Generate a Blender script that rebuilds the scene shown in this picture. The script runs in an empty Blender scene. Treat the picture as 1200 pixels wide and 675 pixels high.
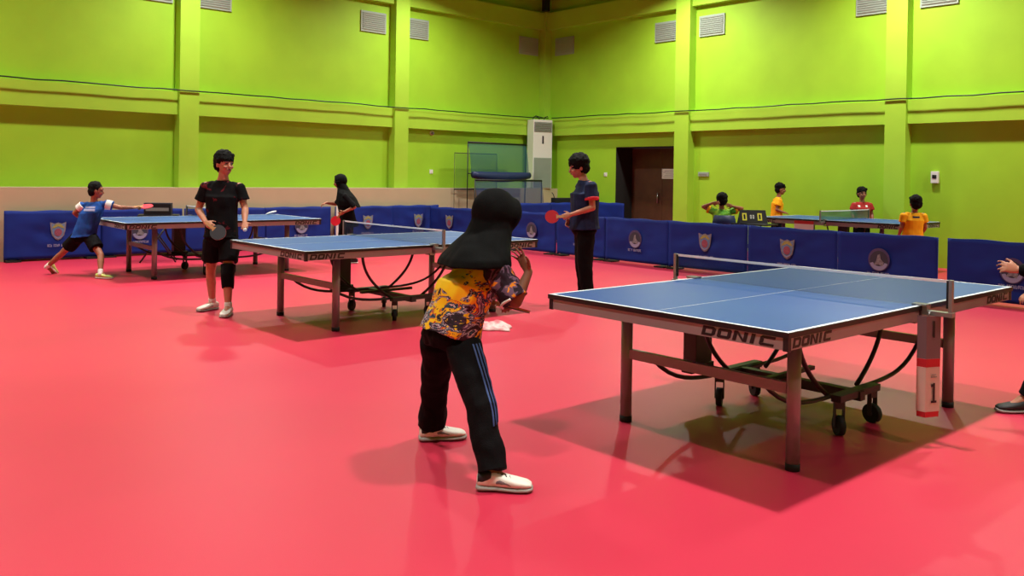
import bpy, bmesh, math, random
from mathutils import Vector, Matrix, noise
from mathutils.bvhtree import BVHTree
random.seed(7)
S = bpy.context.scene
COL = S.collection
PI = math.pi

# ------------------------------------------------------------------ camera, world, lamps, exposure
cd = bpy.data.cameras.new('camera'); cam = bpy.data.objects.new('camera', cd); COL.objects.link(cam)
A = Vector((0.74181872, -0.67042252, 0.01544808)); B = Vector((-0.00650953, 0.01583617, 0.99985341)); D = Vector((0.67056888, 0.74181053, -0.00738343))
cam.matrix_world = Matrix(((A.x, B.x, -D.x, 0), (A.y, B.y, -D.y, 0), (A.z, B.z, -D.z, 1.438), (0, 0, 0, 1)))
cd.sensor_width = 36; cd.lens = 36 * 1006.485 / 1200; cd.shift_y = -(337.5 - 213.244) / 1200; cd.clip_start = 0.05
S.camera = cam
w = bpy.data.worlds.new('world'); S.world = w; w.use_nodes = True
w.node_tree.nodes['Background'].inputs[0].default_value = (0.55, 0.6, 0.65, 1); w.node_tree.nodes['Background'].inputs[1].default_value = 0.15
S.view_settings.view_transform = 'Standard'; S.view_settings.look = 'None'; S.view_settings.gamma = 1; S.view_settings.use_curve_mapping = False
S.view_settings.exposure = 0.0
LAMP_Z = 5.75
# (x, y, power, spread in degrees): reflector lamps above the courts, wider ones towards the walls
LAMPS = [(x, y, 94.0, 92) for y in (-2.3, 2.2, 6.9, 11.3) for x in (-3.0, 0.6, 4.2, 7.9)]
LAMPS += [(13.4, y, 190.0, 150) for y in (-2.3, 2.0, 6.3, 10.6)] + [(x, 13.6, 150.0, 150) for x in (1.0, 6.0, 10.6)]
for (x, y, pw, sp) in LAMPS:
    l = bpy.data.lights.new('bay_light', 'AREA'); l.shape = 'DISK'; l.size = 0.3; l.energy = pw; l.spread = math.radians(sp); l.color = (1.0, 0.96, 0.86)
    o = bpy.data.objects.new('bay_light', l); o.location = (x, y, LAMP_Z); COL.objects.link(o)

# ------------------------------------------------------------------ materials
def nt(name):
    m = bpy.data.materials.new(name); m.use_nodes = True
    return m, m.node_tree, m.node_tree.nodes['Principled BSDF']
def rgb(r, g, b):
    f = lambda c: (c / 255 / 12.92) if c / 255 <= 0.04045 else ((c / 255 + 0.055) / 1.055) ** 2.4
    return (f(r), f(g), f(b), 1)
def mat(name, col, rough=0.6, metal=0.0, var=0.0, scale=8.0, spec=0.5, bump=0.0, bscale=60.0, col2=None):
    m, t, p = nt(name)
    p.inputs['Base Color'].default_value = col; p.inputs['Roughness'].default_value = rough; p.inputs['Metallic'].default_value = metal
    p.inputs['Specular IOR Level'].default_value = spec
    if var or col2:
        tc = t.nodes.new('ShaderNodeTexCoord'); n = t.nodes.new('ShaderNodeTexNoise'); n.inputs['Scale'].default_value = scale; n.inputs['Detail'].default_value = 5
        r = t.nodes.new('ShaderNodeValToRGB'); t.links.new(tc.outputs['Object'], n.inputs['Vector']); t.links.new(n.outputs['Fac'], r.inputs['Fac'])
        a = [c * (1 - var) for c in col[:3]] + [1]; b = list(col2) if col2 else [min(1, c * (1 + var)) for c in col[:3]] + [1]
        r.color_ramp.elements[0].position = 0.35; r.color_ramp.elements[1].position = 0.65
        r.color_ramp.elements[0].color = a; r.color_ramp.elements[1].color = b
        t.links.new(r.outputs['Color'], p.inputs['Base Color'])
    if bump:
        tc = t.nodes.new('ShaderNodeTexCoord'); n = t.nodes.new('ShaderNodeTexNoise'); n.inputs['Scale'].default_value = bscale; n.inputs['Detail'].default_value = 4
        b = t.nodes.new('ShaderNodeBump'); b.inputs['Strength'].default_value = bump; b.inputs['Distance'].default_value = 0.01
        t.links.new(tc.outputs['Object'], n.inputs['Vector']); t.links.new(n.outputs['Fac'], b.inputs['Height']); t.links.new(b.outputs['Normal'], p.inputs['Normal'])
    return m
M = {}
M['floor'] = mat('red_sports_vinyl', rgb(190, 40, 68), 0.42, var=0.05, scale=0.6, spec=0.5, bump=0.12, bscale=220)
M['green'] = mat('lime_wall_paint', rgb(152, 202, 46), 0.62, var=0.05, scale=1.4, spec=0.3, bump=0.15, bscale=12)
M['green_beam'] = mat('lime_beam_paint', rgb(160, 207, 58), 0.6, var=0.04, scale=1.8, spec=0.3, bump=0.15, bscale=12)
M['beige'] = mat('beige_ledge_paint', rgb(188, 172, 142), 0.7, var=0.03, scale=2)
M['dark_roof'] = mat('dark_roof', rgb(70, 78, 40), 0.9)
M['black_steel'] = mat('black_steel', rgb(18, 20, 18), 0.5)
M['grey_vent'] = mat('grey_vent', rgb(150, 165, 152), 0.6)
M['blue_top'] = mat('blue_table_top', rgb(36, 74, 138), 0.42, var=0.04, scale=1.2, spec=0.5)
M['white_line'] = mat('white_line_paint', rgb(225, 232, 235), 0.5)
M['black_edge'] = mat('black_edge', rgb(18, 18, 26), 0.45)
M['apron'] = mat('grey_apron_steel', rgb(150, 142, 145), 0.42, metal=0.25, var=0.03)
M['leg'] = mat('grey_leg_steel', rgb(140, 132, 136), 0.4, metal=0.35)
M['rubber'] = mat('black_rubber', rgb(14, 13, 14), 0.7)
M['tube'] = mat('dark_carriage_steel', rgb(48, 40, 42), 0.45, metal=0.2)
M['logo'] = mat('black_lettering', rgb(22, 16, 26), 0.5)
M['post'] = mat('net_post_steel', rgb(150, 150, 152), 0.35, metal=0.6)
M['tape'] = mat('white_net_tape', rgb(226, 226, 232), 0.7)
M['white'] = mat('white_plastic', rgb(225, 226, 222), 0.45)
M['cloth_blue'] = mat('barrier_blue_cloth', rgb(16, 42, 128), 0.7, var=0.12, scale=1.5, spec=0.25)
M['print_white'] = mat('pale_print', rgb(140, 142, 178), 0.7)
M['print_grey'] = mat('grey_print', rgb(120, 120, 128), 0.7, var=0.25, scale=40)
M['print_purple'] = mat('purple_print', rgb(72, 62, 104), 0.7, var=0.15, scale=30)
M['print_yellow'] = mat('yellow_print', rgb(150, 150, 82), 0.7, var=0.2, scale=50)
M['print_red'] = mat('red_print', rgb(140, 74, 96), 0.7, var=0.2, scale=50)
M['print_sky'] = mat('sky_print', rgb(96, 130, 170), 0.7, var=0.1, scale=50)
M['print_dark'] = mat('dark_print', rgb(50, 52, 70), 0.7)
M['door'] = mat('dark_brown_door', rgb(84, 50, 30), 0.55, var=0.15, scale=4)
M['door_dark'] = mat('black_recess_paint', rgb(22, 22, 20), 0.8)
M['steel'] = mat('brushed_steel', rgb(170, 170, 170), 0.3, metal=0.8)
M['grey'] = mat('mid_grey_plastic', rgb(130, 130, 130), 0.55)
M['grille'] = mat('grey_grille', rgb(150, 162, 152), 0.6)
M['black_cloth'] = mat('black_cloth', rgb(11, 9, 12), 0.85, var=0.1, spec=0.12, bump=0.3, bscale=160)
M['black_scarf'] = mat('black_scarf_cloth', rgb(9, 10, 11), 0.85, spec=0.12, bump=0.2, bscale=200)
M['hair'] = mat('black_hair', rgb(9, 8, 8), 0.75, bump=0.5, bscale=140, spec=0.15)
M['skin_a'] = mat('brown_skin', rgb(126, 82, 62), 0.55, var=0.05, scale=20)
M['skin_b'] = mat('tan_skin', rgb(182, 122, 96), 0.55, var=0.05, scale=20)
M['skin_c'] = mat('warm_brown_skin', rgb(150, 94, 68), 0.55, var=0.05, scale=20)
M['eye'] = mat('dark_eye', rgb(20, 14, 12), 0.3)
M['lip'] = mat('lip_skin', rgb(140, 74, 66), 0.5)
M['navy'] = mat('navy_shirt_cloth', rgb(24, 30, 60), 0.8, col2=rgb(30, 40, 74), var=0.1, scale=14, spec=0.2)
M['red_cloth'] = mat('red_cloth', rgb(205, 32, 52), 0.75)
M['redshirt'] = mat('dark_red_shirt_cloth', rgb(158, 40, 38), 0.8, var=0.08, spec=0.2)
M['yellow_shirt'] = mat('yellow_shirt_cloth', rgb(240, 165, 20), 0.8, var=0.06, spec=0.2)
M['blue_shirt'] = mat('blue_shirt_cloth', rgb(28, 74, 150), 0.8, var=0.12, scale=6, spec=0.2)
M['green_shirt'] = mat('green_shirt_cloth', rgb(70, 160, 60), 0.8, col2=rgb(160, 200, 60), scale=9, spec=0.2)
M['white_cloth'] = mat('white_cloth', rgb(222, 220, 216), 0.8)
M['shoe_white'] = mat('white_shoe_leather', rgb(222, 216, 208), 0.5, var=0.05, scale=30)
M['shoe_black'] = mat('black_shoe_mesh', rgb(24, 22, 26), 0.7)
M['shoe_lime'] = mat('lime_shoe_mesh', rgb(190, 205, 110), 0.6)
M['sole_grey'] = mat('grey_shoe_sole', rgb(150, 145, 142), 0.6)
M['stripe'] = mat('blue_stripe_cloth', rgb(58, 84, 140), 0.7)
M['racket_red'] = mat('red_racket_rubber', rgb(170, 20, 36), 0.45)
M['racket_pink'] = mat('pink_red_racket_rubber', rgb(225, 48, 72), 0.45)
M['racket_black'] = mat('black_racket_rubber', rgb(38, 38, 46), 0.5)
M['wood'] = mat('pale_wood', rgb(170, 125, 80), 0.5, var=0.1, scale=20)
M['towel'] = mat('pink_white_towel_cloth', rgb(206, 120, 128), 0.9, col2=rgb(215, 196, 194), scale=14, bump=0.6, bscale=150)
M['digit'] = mat('yellow_digit_print', rgb(222, 215, 60), 0.6)
M['card_red'] = mat('red_card_print', rgb(186, 24, 40), 0.6)
M['card_white'] = mat('off_white_card', rgb(205, 180, 170), 0.6)
M['card_grey'] = mat('grey_translucent_card', rgb(112, 92, 98), 0.5)
M['chair_blue'] = mat('dark_blue_plastic', rgb(24, 38, 84), 0.5)

def alpha_net(name, col, a, sx=120):
    m, t, p = nt(name)
    p.inputs['Base Color'].default_value = col; p.inputs['Roughness'].default_value = 0.9
    tr = t.nodes.new('ShaderNodeBsdfTransparent'); mx = t.nodes.new('ShaderNodeMixShader'); mx.inputs[0].default_value = a
    t.links.new(tr.outputs[0], mx.inputs[1]); t.links.new(p.outputs[0], mx.inputs[2]); t.links.new(mx.outputs[0], t.nodes['Material Output'].inputs['Surface'])
    return m
M['net'] = alpha_net('table_net_mesh', rgb(28, 42, 72), 0.42)
M['net_green'] = alpha_net('green_table_net_mesh', rgb(60, 110, 80), 0.75)
M['catch_net'] = alpha_net('ball_catch_net_mesh', rgb(24, 84, 96), 0.62)
M['catch_net2'] = alpha_net('blue_catch_net_mesh', rgb(40, 66, 110), 0.62)
M['catch_net3'] = alpha_net('thin_catch_net_mesh', rgb(40, 90, 60), 0.3)

def jersey(name):                                   # yellow top running into painted splashes lower down
    m, t, p = nt(name); L = t.links; N = t.nodes
    tc = N.new('ShaderNodeTexCoord'); sep = N.new('ShaderNodeSeparateXYZ'); L.new(tc.outputs['Object'], sep.inputs[0])
    mp = N.new('ShaderNodeMapping'); mp.inputs['Scale'].default_value = (1, 1, 1.7); mp.inputs['Rotation'].default_value = (0.2, 0.5, 0.2); L.new(tc.outputs['Object'], mp.inputs[0])
    n1 = N.new('ShaderNodeTexNoise'); n1.inputs['Scale'].default_value = 8; n1.inputs['Detail'].default_value = 4; n1.inputs['Roughness'].default_value = 0.6; n1.inputs['Distortion'].default_value = 1.2; L.new(mp.outputs[0], n1.inputs['Vector'])
    fm = N.new('ShaderNodeMath'); fm.operation = 'MULTIPLY'; fm.inputs[1].default_value = 3.4; L.new(n1.outputs['Fac'], fm.inputs[0]); fq = N.new('ShaderNodeMath'); fq.operation = 'FRACT'; L.new(fm.outputs[0], fq.inputs[0])
    r = N.new('ShaderNodeValToRGB'); L.new(fq.outputs[0], r.inputs['Fac']); cr = r.color_ramp; cr.interpolation = 'CONSTANT'
    stops = [(0.0, rgb(24, 16, 34)), (0.17, rgb(70, 34, 60)), (0.24, rgb(240, 196, 20)), (0.44, rgb(200, 60, 24)), (0.52, rgb(24, 110, 120)), (0.59, rgb(20, 30, 70)), (0.70, rgb(214, 204, 210)), (0.78, rgb(110, 84, 120)), (0.86, rgb(30, 18, 36))]
    cr.elements[0].position = stops[0][0]; cr.elements[0].color = stops[0][1]; cr.elements[1].position = stops[1][0]; cr.elements[1].color = stops[1][1]
    for q, c in stops[2:]:
        e = cr.elements.new(q); e.color = c
    # height mask: yellow above, splashes below
    n2 = N.new('ShaderNodeTexNoise'); n2.inputs['Scale'].default_value = 8; n2.inputs['Detail'].default_value = 5; L.new(mp.outputs[0], n2.inputs['Vector'])
    ma = N.new('ShaderNodeMath'); ma.operation = 'MULTIPLY'; ma.inputs[1].default_value = 1.0; L.new(n2.outputs['Fac'], ma.inputs[0])
    ad = N.new('ShaderNodeMath'); ad.operation = 'ADD'; L.new(sep.outputs['Z'], ad.inputs[0]); L.new(ma.outputs[0], ad.inputs[1])
    xm = N.new('ShaderNodeMath'); xm.operation = 'MULTIPLY'; xm.inputs[1].default_value = -0.35; L.new(sep.outputs['X'], xm.inputs[0])
    ad2 = N.new('ShaderNodeMath'); ad2.operation = 'ADD'; L.new(ad.outputs[0], ad2.inputs[0]); L.new(xm.outputs[0], ad2.inputs[1])
    gt = N.new('ShaderNodeMath'); gt.operation = 'GREATER_THAN'; gt.inputs[1].default_value = 1.37; L.new(ad2.outputs[0], gt.inputs[0])
    mx = N.new('ShaderNodeMix'); mx.data_type = 'RGBA'; L.new(gt.outputs[0], mx.inputs[0]); L.new(r.outputs[0], mx.inputs[6]); mx.inputs[7].default_value = rgb(240, 200, 16)
    L.new(mx.outputs[2], p.inputs['Base Color']); p.inputs['Roughness'].default_value = 0.6
    return m
M['jersey'] = jersey('yellow_splash_jersey_cloth')
def sleeve_mat(name, c1, c2, c3, sc=14):
    m, t, p = nt(name); L = t.links; N = t.nodes
    tc = N.new('ShaderNodeTexCoord'); n1 = N.new('ShaderNodeTexNoise'); n1.inputs['Scale'].default_value = sc; n1.inputs['Detail'].default_value = 6; n1.inputs['Distortion'].default_value = 1.0; L.new(tc.outputs['Object'], n1.inputs['Vector'])
    r = N.new('ShaderNodeValToRGB'); r.color_ramp.interpolation = 'CONSTANT'; L.new(n1.outputs['Fac'], r.inputs['Fac'])
    r.color_ramp.elements[0].color = c1; r.color_ramp.elements[1].position = 0.55; r.color_ramp.elements[1].color = c2
    e = r.color_ramp.elements.new(0.62); e.color = c3
    L.new(r.outputs[0], p.inputs['Base Color']); p.inputs['Roughness'].default_value = 0.8; p.inputs['Specular IOR Level'].default_value = 0.12
    return m
M['jersey_sleeve'] = sleeve_mat('dark_splash_sleeve_cloth', rgb(38, 24, 34), rgb(96, 70, 90), rgb(206, 120, 30))
M['black_jersey'] = sleeve_mat('black_red_jersey_cloth', rgb(11, 10, 13), rgb(13, 11, 15), rgb(84, 20, 28), 9)

# ------------------------------------------------------------------ mesh helpers
def rotz(a): return Matrix.Rotation(a, 4, 'Z')
def box(bm, c, s, mi=0, R=None):
    x, y, z = s[0] / 2, s[1] / 2, s[2] / 2
    vs = []
    for p in ((-x,-y,-z),(x,-y,-z),(x,y,-z),(-x,y,-z),(-x,-y,z),(x,-y,z),(x,y,z),(-x,y,z)):
        v = Vector(p)
        if R: v = R @ v
        vs.append(bm.verts.new(v + Vector(c)))
    for f in ((0,3,2,1),(4,5,6,7),(0,1,5,4),(1,2,6,5),(2,3,7,6),(3,0,4,7)):
        fc = bm.faces.new([vs[i] for i in f]); fc.material_index = mi
def box2(bm, a, b, mi=0): box(bm, [(a[i] + b[i]) / 2 for i in range(3)], [abs(b[i] - a[i]) for i in range(3)], mi)
def frame_of(d, up=None):
    d = d.normalized(); up = Vector(up) if up else (Vector((0, 0, 1)) if abs(d.z) < 0.9 else Vector((0, 1, 0)))
    a = up.cross(d).normalized(); b = d.cross(a).normalized()
    return a, b, d
def loft(bm, rings, mi=0, smooth=True):             # rings: lists of Vectors, same length; closed ends
    vr = [[bm.verts.new(p) for p in r] for r in rings]; n = len(vr[0])
    for i in range(len(vr) - 1):
        for j in range(n):
            f = bm.faces.new((vr[i][j], vr[i][(j+1) % n], vr[i+1][(j+1) % n], vr[i+1][j])); f.material_index = mi; f.smooth = smooth
    f = bm.faces.new(list(reversed(vr[0]))); f.material_index = mi
    f = bm.faces.new(vr[-1]); f.material_index = mi
def ring(c, a, b, ra, rb, n=16, pw=1.0):
    out = []
    for i in range(n):
        t = 2 * PI * i / n; ct, st = math.cos(t), math.sin(t)
        if pw != 1.0: ct = math.copysign(abs(ct) ** pw, ct); st = math.copysign(abs(st) ** pw, st)
        out.append(Vector(c) + a * (ra * ct) + b * (rb * st))
    return out
def tube(bm, pts, r, n=10, mi=0):
    pts = [Vector(p) for p in pts]; rs = r if isinstance(r, (list, tuple)) else [r] * len(pts)
    rings = []; up = None
    for i, p in enumerate(pts):
        d = (pts[min(i+1, len(pts)-1)] - pts[max(i-1, 0)])
        a, b, d = frame_of(d) if up is None else frame_of(d, up)
        up = b; rings.append(ring(p, a, b, rs[i], rs[i], n))
    loft(bm, rings, mi)
def cyl(bm, p0, p1, r0, r1=None, n=20, mi=0): tube(bm, [p0, p1], [r0, r0 if r1 is None else r1], n, mi)
def capsule(bm, p0, p1, r0, r1=None, n=14):
    r1 = r0 if r1 is None else r1; p0 = Vector(p0); p1 = Vector(p1); d = p1 - p0
    if d.length < 1e-5: return ell(bm, p0, (r0, r0, r0))
    a, b, dd = frame_of(d); rings = []
    for k in (80, 60, 35, 12): t = math.radians(k); rings.append(ring(p0 - dd * (r0 * math.sin(t)), a, b, r0 * math.cos(t), r0 * math.cos(t), n))
    for k in (12, 35, 60, 80): t = math.radians(k); rings.append(ring(p1 + dd * (r1 * math.sin(t)), a, b, r1 * math.cos(t), r1 * math.cos(t), n))
    loft(bm, rings)
def ell(bm, c, r, X=None, Y=None, Z=None, n=16, m=10):
    X = X or Vector((1, 0, 0)); Y = Y or Vector((0, 1, 0)); Z = Z or Vector((0, 0, 1)); rings = []
    for k in range(1, m):
        t = -PI / 2 + PI * k / m; rings.append(ring(Vector(c) + Z * (r[2] * math.sin(t)), X, Y, r[0] * math.cos(t), r[1] * math.cos(t), n))
    loft(bm, rings)
def link(name, me, parent=None, m=None):
    o = bpy.data.objects.new(name, me); COL.objects.link(o)
    if m is not None:
        for x in (m if isinstance(m, (list, tuple)) else [m]): me.materials.append(M[x])
    if parent: o.parent = parent
    return o
def obj(name, bm, m, parent=None, bevel=0.0, seg=2, smooth=False):
    bmesh.ops.recalc_face_normals(bm, faces=bm.faces[:])
    if bevel: bmesh.ops.bevel(bm, geom=bm.edges[:], offset=bevel, segments=seg, affect='EDGES', profile=0.7)
    if smooth:
        for f in bm.faces: f.smooth = True
    me = bpy.data.meshes.new(name); bm.to_mesh(me); bm.free()
    return link(name, me, parent, m)
def NB(): return bmesh.new()
def thing(name, label, cat, loc=(0, 0, 0), rz=0, group=None):
    o = bpy.data.objects.new(name, None); COL.objects.link(o); o.location = loc; o.rotation_euler = (0, 0, rz); o.empty_display_size = 0.1
    o['label'] = label; o['category'] = cat
    if group: o['group'] = group
    return o
def tag(o, label, cat, group=None):
    o['label'] = label; o['category'] = cat
    if group: o['group'] = group
    return o
def struct(name, bm, m, bevel=0): 
    o = obj(name, bm, m, bevel=bevel); o['kind'] = 'structure'; return o
def dup(root, loc, rz=0, label=None, group=None, cat=None):
    r = root.copy(); COL.objects.link(r); r.location = loc; r.rotation_euler = (0, 0, rz)
    if label: r['label'] = label
    if group: r['group'] = group
    def rec(a, b):
        for ch in list(a.children):
            if ch == b: continue
            c = ch.copy(); COL.objects.link(c); c.parent = b; rec(ch, c)
    rec(root, r)
    return r

# ------------------------------------------------------------------ room
X0, X1, Y0, Y1 = -5.0, 15.0, -5.0, 15.42       # wall faces
WT = 0.25; HT = 7.6
bm = NB(); box2(bm, (X0 - WT, Y0 - WT, -0.2), (X1 + 1.0, Y1 + WT, 0)); struct('floor', bm, 'floor')
bm = NB(); box2(bm, (X0 - WT, Y0 - WT, HT), (X1 + 1.0, Y1 + WT, HT + 0.2)); struct('ceiling', bm, 'dark_roof')
bm = NB(); box2(bm, (X0 - WT, Y1, 0), (X1 + WT, Y1 + WT, HT)); struct('wall_back', bm, 'green')
bm = NB(); box2(bm, (X0 - WT, Y0 - WT, 0), (X0, Y1, HT)); struct('wall_left', bm, 'green')
bm = NB(); box2(bm, (X0, Y0 - WT, 0), (X1 + WT, Y0, HT)); struct('wall_front', bm, 'green')
DY0, DY1, DZ = 11.28, 13.05, 2.13
bm = NB()                                                 # right wall with the door opening cut out
box2(bm, (X1, Y0, 0), (X1 + WT, DY0, HT)); box2(bm, (X1, DY1, 0), (X1 + WT, Y1, HT)); box2(bm, (X1, DY0, DZ), (X1 + WT, DY1, HT))
struct('wall_right', bm, 'green')
bm = NB(); box2(bm, (X1 + WT, DY1, 0), (X1 + 0.64, DY1 + 0.1, DZ)); box2(bm, (X1 + WT, DY0 - 0.1, 0), (X1 + 0.64, DY0, DZ)); box2(bm, (X1 + WT, DY0 - 0.1, DZ), (X1 + 0.64, DY1 + 0.1, DZ + 0.1)); box2(bm, (X1 + 0.006, DY1 - 0.012, 0), (X1 + 0.58, DY1, DZ)); box2(bm, (X1 + 0.006, DY0, DZ - 0.015), (X1 + 0.56, DY1 - 0.013, DZ))
struct('trim_1', bm, 'door_dark')
# door leaf at the back of the recess
bm = NB(); box2(bm, (X1 + 0.58, DY0, 0), (X1 + 0.64, DY1, DZ - 0.016)); dl = struct('door_1', bm, 'door')
bm = NB(); 
for yy in (DY0 + 0.08, (DY0 + DY1) / 2, DY1 - 0.08): box2(bm, (X1 + 0.572, yy - 0.012, 0.02), (X1 + 0.58, yy + 0.012, DZ - 0.06))
for zz in (0.1, 0.98, DZ - 0.12): box2(bm, (X1 + 0.574, DY0 + 0.02, zz - 0.01), (X1 + 0.58, DY1 - 0.02, zz + 0.01))
obj('door_moulding', bm, 'door', dl)
bm = NB(); cyl(bm, (X1 + 0.54, 12.26, 0.86), (X1 + 0.54, 12.26, 1.1), 0.012); cyl(bm, (X1 + 0.54, 12.26, 0.88), (X1 + 0.575, 12.26, 0.88), 0.008); cyl(bm, (X1 + 0.54, 12.26, 1.08), (X1 + 0.575, 12.26, 1.08), 0.008)
obj('door_handle', bm, 'steel', dl)
bm = NB(); box2(bm, (X1 + 0.572, 11.80, 1.42), (X1 + 0.579, 12.17, 1.645)); pn = obj('paper_notice', bm, 'white'); tag(pn, 'white paper notice stuck on the dark brown door', 'notice')
bm = NB()
for k in range(5): box2(bm, (X1 + 0.5705, 11.84 + 0.01 * (k % 2), 1.455 + k * 0.035), (X1 + 0.5715, 12.12 - 0.03 * (k % 3), 1.463 + k * 0.035))
obj('print_lines', bm, 'print_grey', pn)

# pilasters and beams (trim)
PD = 0.23; BD = 0.15                                # pilaster and beam projection
tn = [1]
def trim(bm, m):
    tn[0] += 1; return struct('trim_%d' % tn[0], bm, m)
LZ = 1.14
LY = 14.92                                          # front face of the ledge
for x in (-3.2, 1.3, 5.8, 10.36):
    bm = NB(); box2(bm, (x, Y1 - PD, LZ), (x + 0.35, Y1, HT)); trim(bm, 'green_beam')
for y in (-2.3, 2.1, 6.37, 10.87):
    bm = NB(); box2(bm, (X1 - PD, y, 0), (X1, y + 0.36, HT)); trim(bm, 'green_beam')
bm = NB(); box2(bm, (X1 - 0.2, Y1 - 0.2, LZ), (X1, Y1, HT)); trim(bm, 'green_beam')
for z0, z1, dp in ((2.43, 2.835, BD), (5.05, 5.46, BD)):
    xs = [X0, -3.2, -2.85, 1.3, 1.65, 5.8, 6.15, 10.36, 10.71, X1 - 0.2]
    for i in range(0, 10, 2):
        bm = NB(); box2(bm, (xs[i], Y1 - dp, z0), (xs[i+1], Y1, z1)); trim(bm, 'green_beam')
    ys = [Y0, -2.3, -1.94, 2.1, 2.46, 6.37, 6.73, 10.87, 11.23, Y1 - 0.2]
    for i in range(0, 10, 2):
        bm = NB(); box2(bm, (X1 - dp, ys[i], z0), (X1, ys[i+1], z1)); trim(bm, 'green_beam')
bm = NB(); box2(bm, (X0, LY, 0), (X1, Y1, LZ)); trim(bm, 'beige')           # beige ledge along the back wall
# thin dark cable lying along the mid beams
def cable(pts, lbl):
    bm = NB(); tube(bm, pts, 0.013, 6); tag(obj('wall_cable', bm, 'black_steel'), lbl, 'cable')
random.seed(3)
cp = [(X0 + 0.1 + i * 0.4, Y1 - 0.255, 2.85 + random.uniform(-.008, .012)) for i in range(50)]
cable(cp, 'thin dark cable running along the mid beam of the left wall')
cp = [(X1 - 0.255, Y0 + 0.3 + i * 0.4, 2.85 + random.uniform(-.008, .012)) for i in range(50)]
cable(cp, 'thin dark cable running along the mid beam of the right wall')
# vents
def vent(label, x=None, y=None, w=0.62, z=4.62):
    h = 0.43
    t = thing('wall_vent', label, 'vent', (x, Y1, z) if y is None else (X1, y, z), 0 if y is None else -PI / 2, 'grey vents high on the green walls')
    bm = NB(); box2(bm, (0, -0.03, -h/2), (w, 0, h/2)); box2(bm, (0.03, -0.034, -h/2 + .03), (w - .03, -0.03, h/2 - .03)); obj('frame', bm, 'grey_vent', t)
    bm = NB()
    for k in range(9): box(bm, (w / 2, -0.042, -h/2 + 0.05 + k * 0.041), (w - 0.07, 0.012, 0.02), 0, Matrix.Rotation(0.5, 4, 'X'))
    obj('slat', bm, 'grille', t); return t
vent('grey vent high on the left wall, left of the leftmost pilaster in view', x=5.12)
vent('grey vent high on the left wall, right of the leftmost pilaster in view', x=6.2)
vent('grey vent high on the left wall, left of the second pilaster', x=9.62)
vent('grey vent high on the left wall, right of the second pilaster', x=10.74)
vent('grey vent high on the left wall next to the room corner', x=14.1)
vent('grey vent high on the right wall next to the room corner', y=15.05)
vent('grey vent high on the right wall above the brown door', y=11.95)
vent('grey vent high on the right wall, just right of the pilaster beside the door', y=10.78)
vent('grey vent high on the right wall, left of the rightmost pilaster', y=7.38)
vent('grey vent high on the right wall, right of the rightmost pilaster', y=6.25)
# small wall fittings
def fitting(name, label, cat, loc, rz, kind):
    t = thing(name, label, cat, loc, rz)
    bm = NB()
    if kind == 'box':
        box2(bm, (-.06, -.06, -.1), (.06, 0, .1)); obj('housing', bm, 'white', t, bevel=.01); bm = NB(); box2(bm, (-.035, -.066, -.02), (.035, -.0605, .04)); obj('cover', bm, 'black_edge', t)
    elif kind == 'plate':
        box2(bm, (-.13, -.03, -.045), (.13, 0, .045)); obj('plate', bm, 'grey_vent', t, bevel=.006); bm = NB(); box2(bm, (-.1, -.036, -.012), (.1, -.031, .012)); obj('slot', bm, 'grey', t)
    elif kind == 'dome':
        cyl(bm, (0, 0, 0), (0, -.03, 0), .05); obj('mount', bm, 'white', t); bm = NB(); ell(bm, (0, -.045, -.01), (.035, .035, .035)); obj('lens', bm, 'grey', t)
    else:
        box2(bm, (-.045, -.012, -.045), (.045, 0, .045)); obj('plate', bm, 'white', t, bevel=.004); bm = NB(); box2(bm, (-.015, -.02, -.02), (.015, -.0125, .02)); obj('rocker', bm, 'white', t)
fitting('thermostat', 'small white box with a dark window on the right wall beside the rightmost pilaster', 'wall box', (X1, 5.95, 1.52), -PI/2, 'box')
fitting('wall_plate', 'flat grey plate on the right wall above the seated child in green', 'wall plate', (X1, 10.62, 1.53), -PI/2, 'plate')
fitting('wall_camera', 'small white camera under the beam of the left wall', 'camera', (11.5, Y1, 2.36), 0, 'dome')
fitting('light_switch', 'small white switch low on the left wall, left of the ball catch nets', 'switch', (11.5, Y1, 1.5), 0, 'switch')
fitting('light_switch', 'small white switch on the right wall left of the dark door recess', 'switch', (X1, 13.35, 1.5), -PI/2, 'switch')
# roof truss end standing on the corner
t = thing('roof_truss', 'black steel roof truss foot above the room corner', 'truss', (X1 - 0.32, Y1 - 0.32, 5.47))
bm = NB(); box2(bm, (-.07, -.07, 0), (.07, .07, 2.1)); obj('post', bm, 'black_steel', t, bevel=.006)
bm = NB(); box(bm, (-.28, -.28, .72), (.08, .08, 1.1), 0, Matrix.Rotation(-PI/4, 4, 'Z') @ Matrix.Rotation(PI/4, 4, 'X')); obj('brace', bm, 'black_steel', t)

# ------------------------------------------------------------------ air conditioner
t = thing('air_conditioner', 'tall white floor-standing air conditioner in the room corner', 'air conditioner', (14.5, 15.08, LZ), -0.2)
bm = NB(); box2(bm, (-.27, -.17, 0), (.27, .12, 1.66)); obj('body', bm, 'white', t, bevel=.02)
bm = NB(); box2(bm, (-.25, -.178, .02), (.25, -.171, .74)); obj('intake_grille', bm, 'grille', t)
bm = NB()
for k in range(26): box2(bm, (-.24, -.183, .04 + k * .027), (.24, -.1785, .052 + k * .027))
obj('grille_bar', bm, 'grey_vent', t)
bm = NB(); box2(bm, (-.25, -.178, 1.36), (.25, -.171, 1.6)); o = obj('outlet', bm, 'grey', t)
bm = NB()
for k in range(6): box(bm, (0, -.186, 1.39 + k * .036), (.46, .012, .02), 0, Matrix.Rotation(.6, 4, 'X'))
obj('louvre', bm, 'grille', o)
bm = NB(); box2(bm, (-.02, -.178, 1.08), (.02, -.171, 1.27)); obj('display', bm, 'black_edge', t)
bm = NB()
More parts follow.
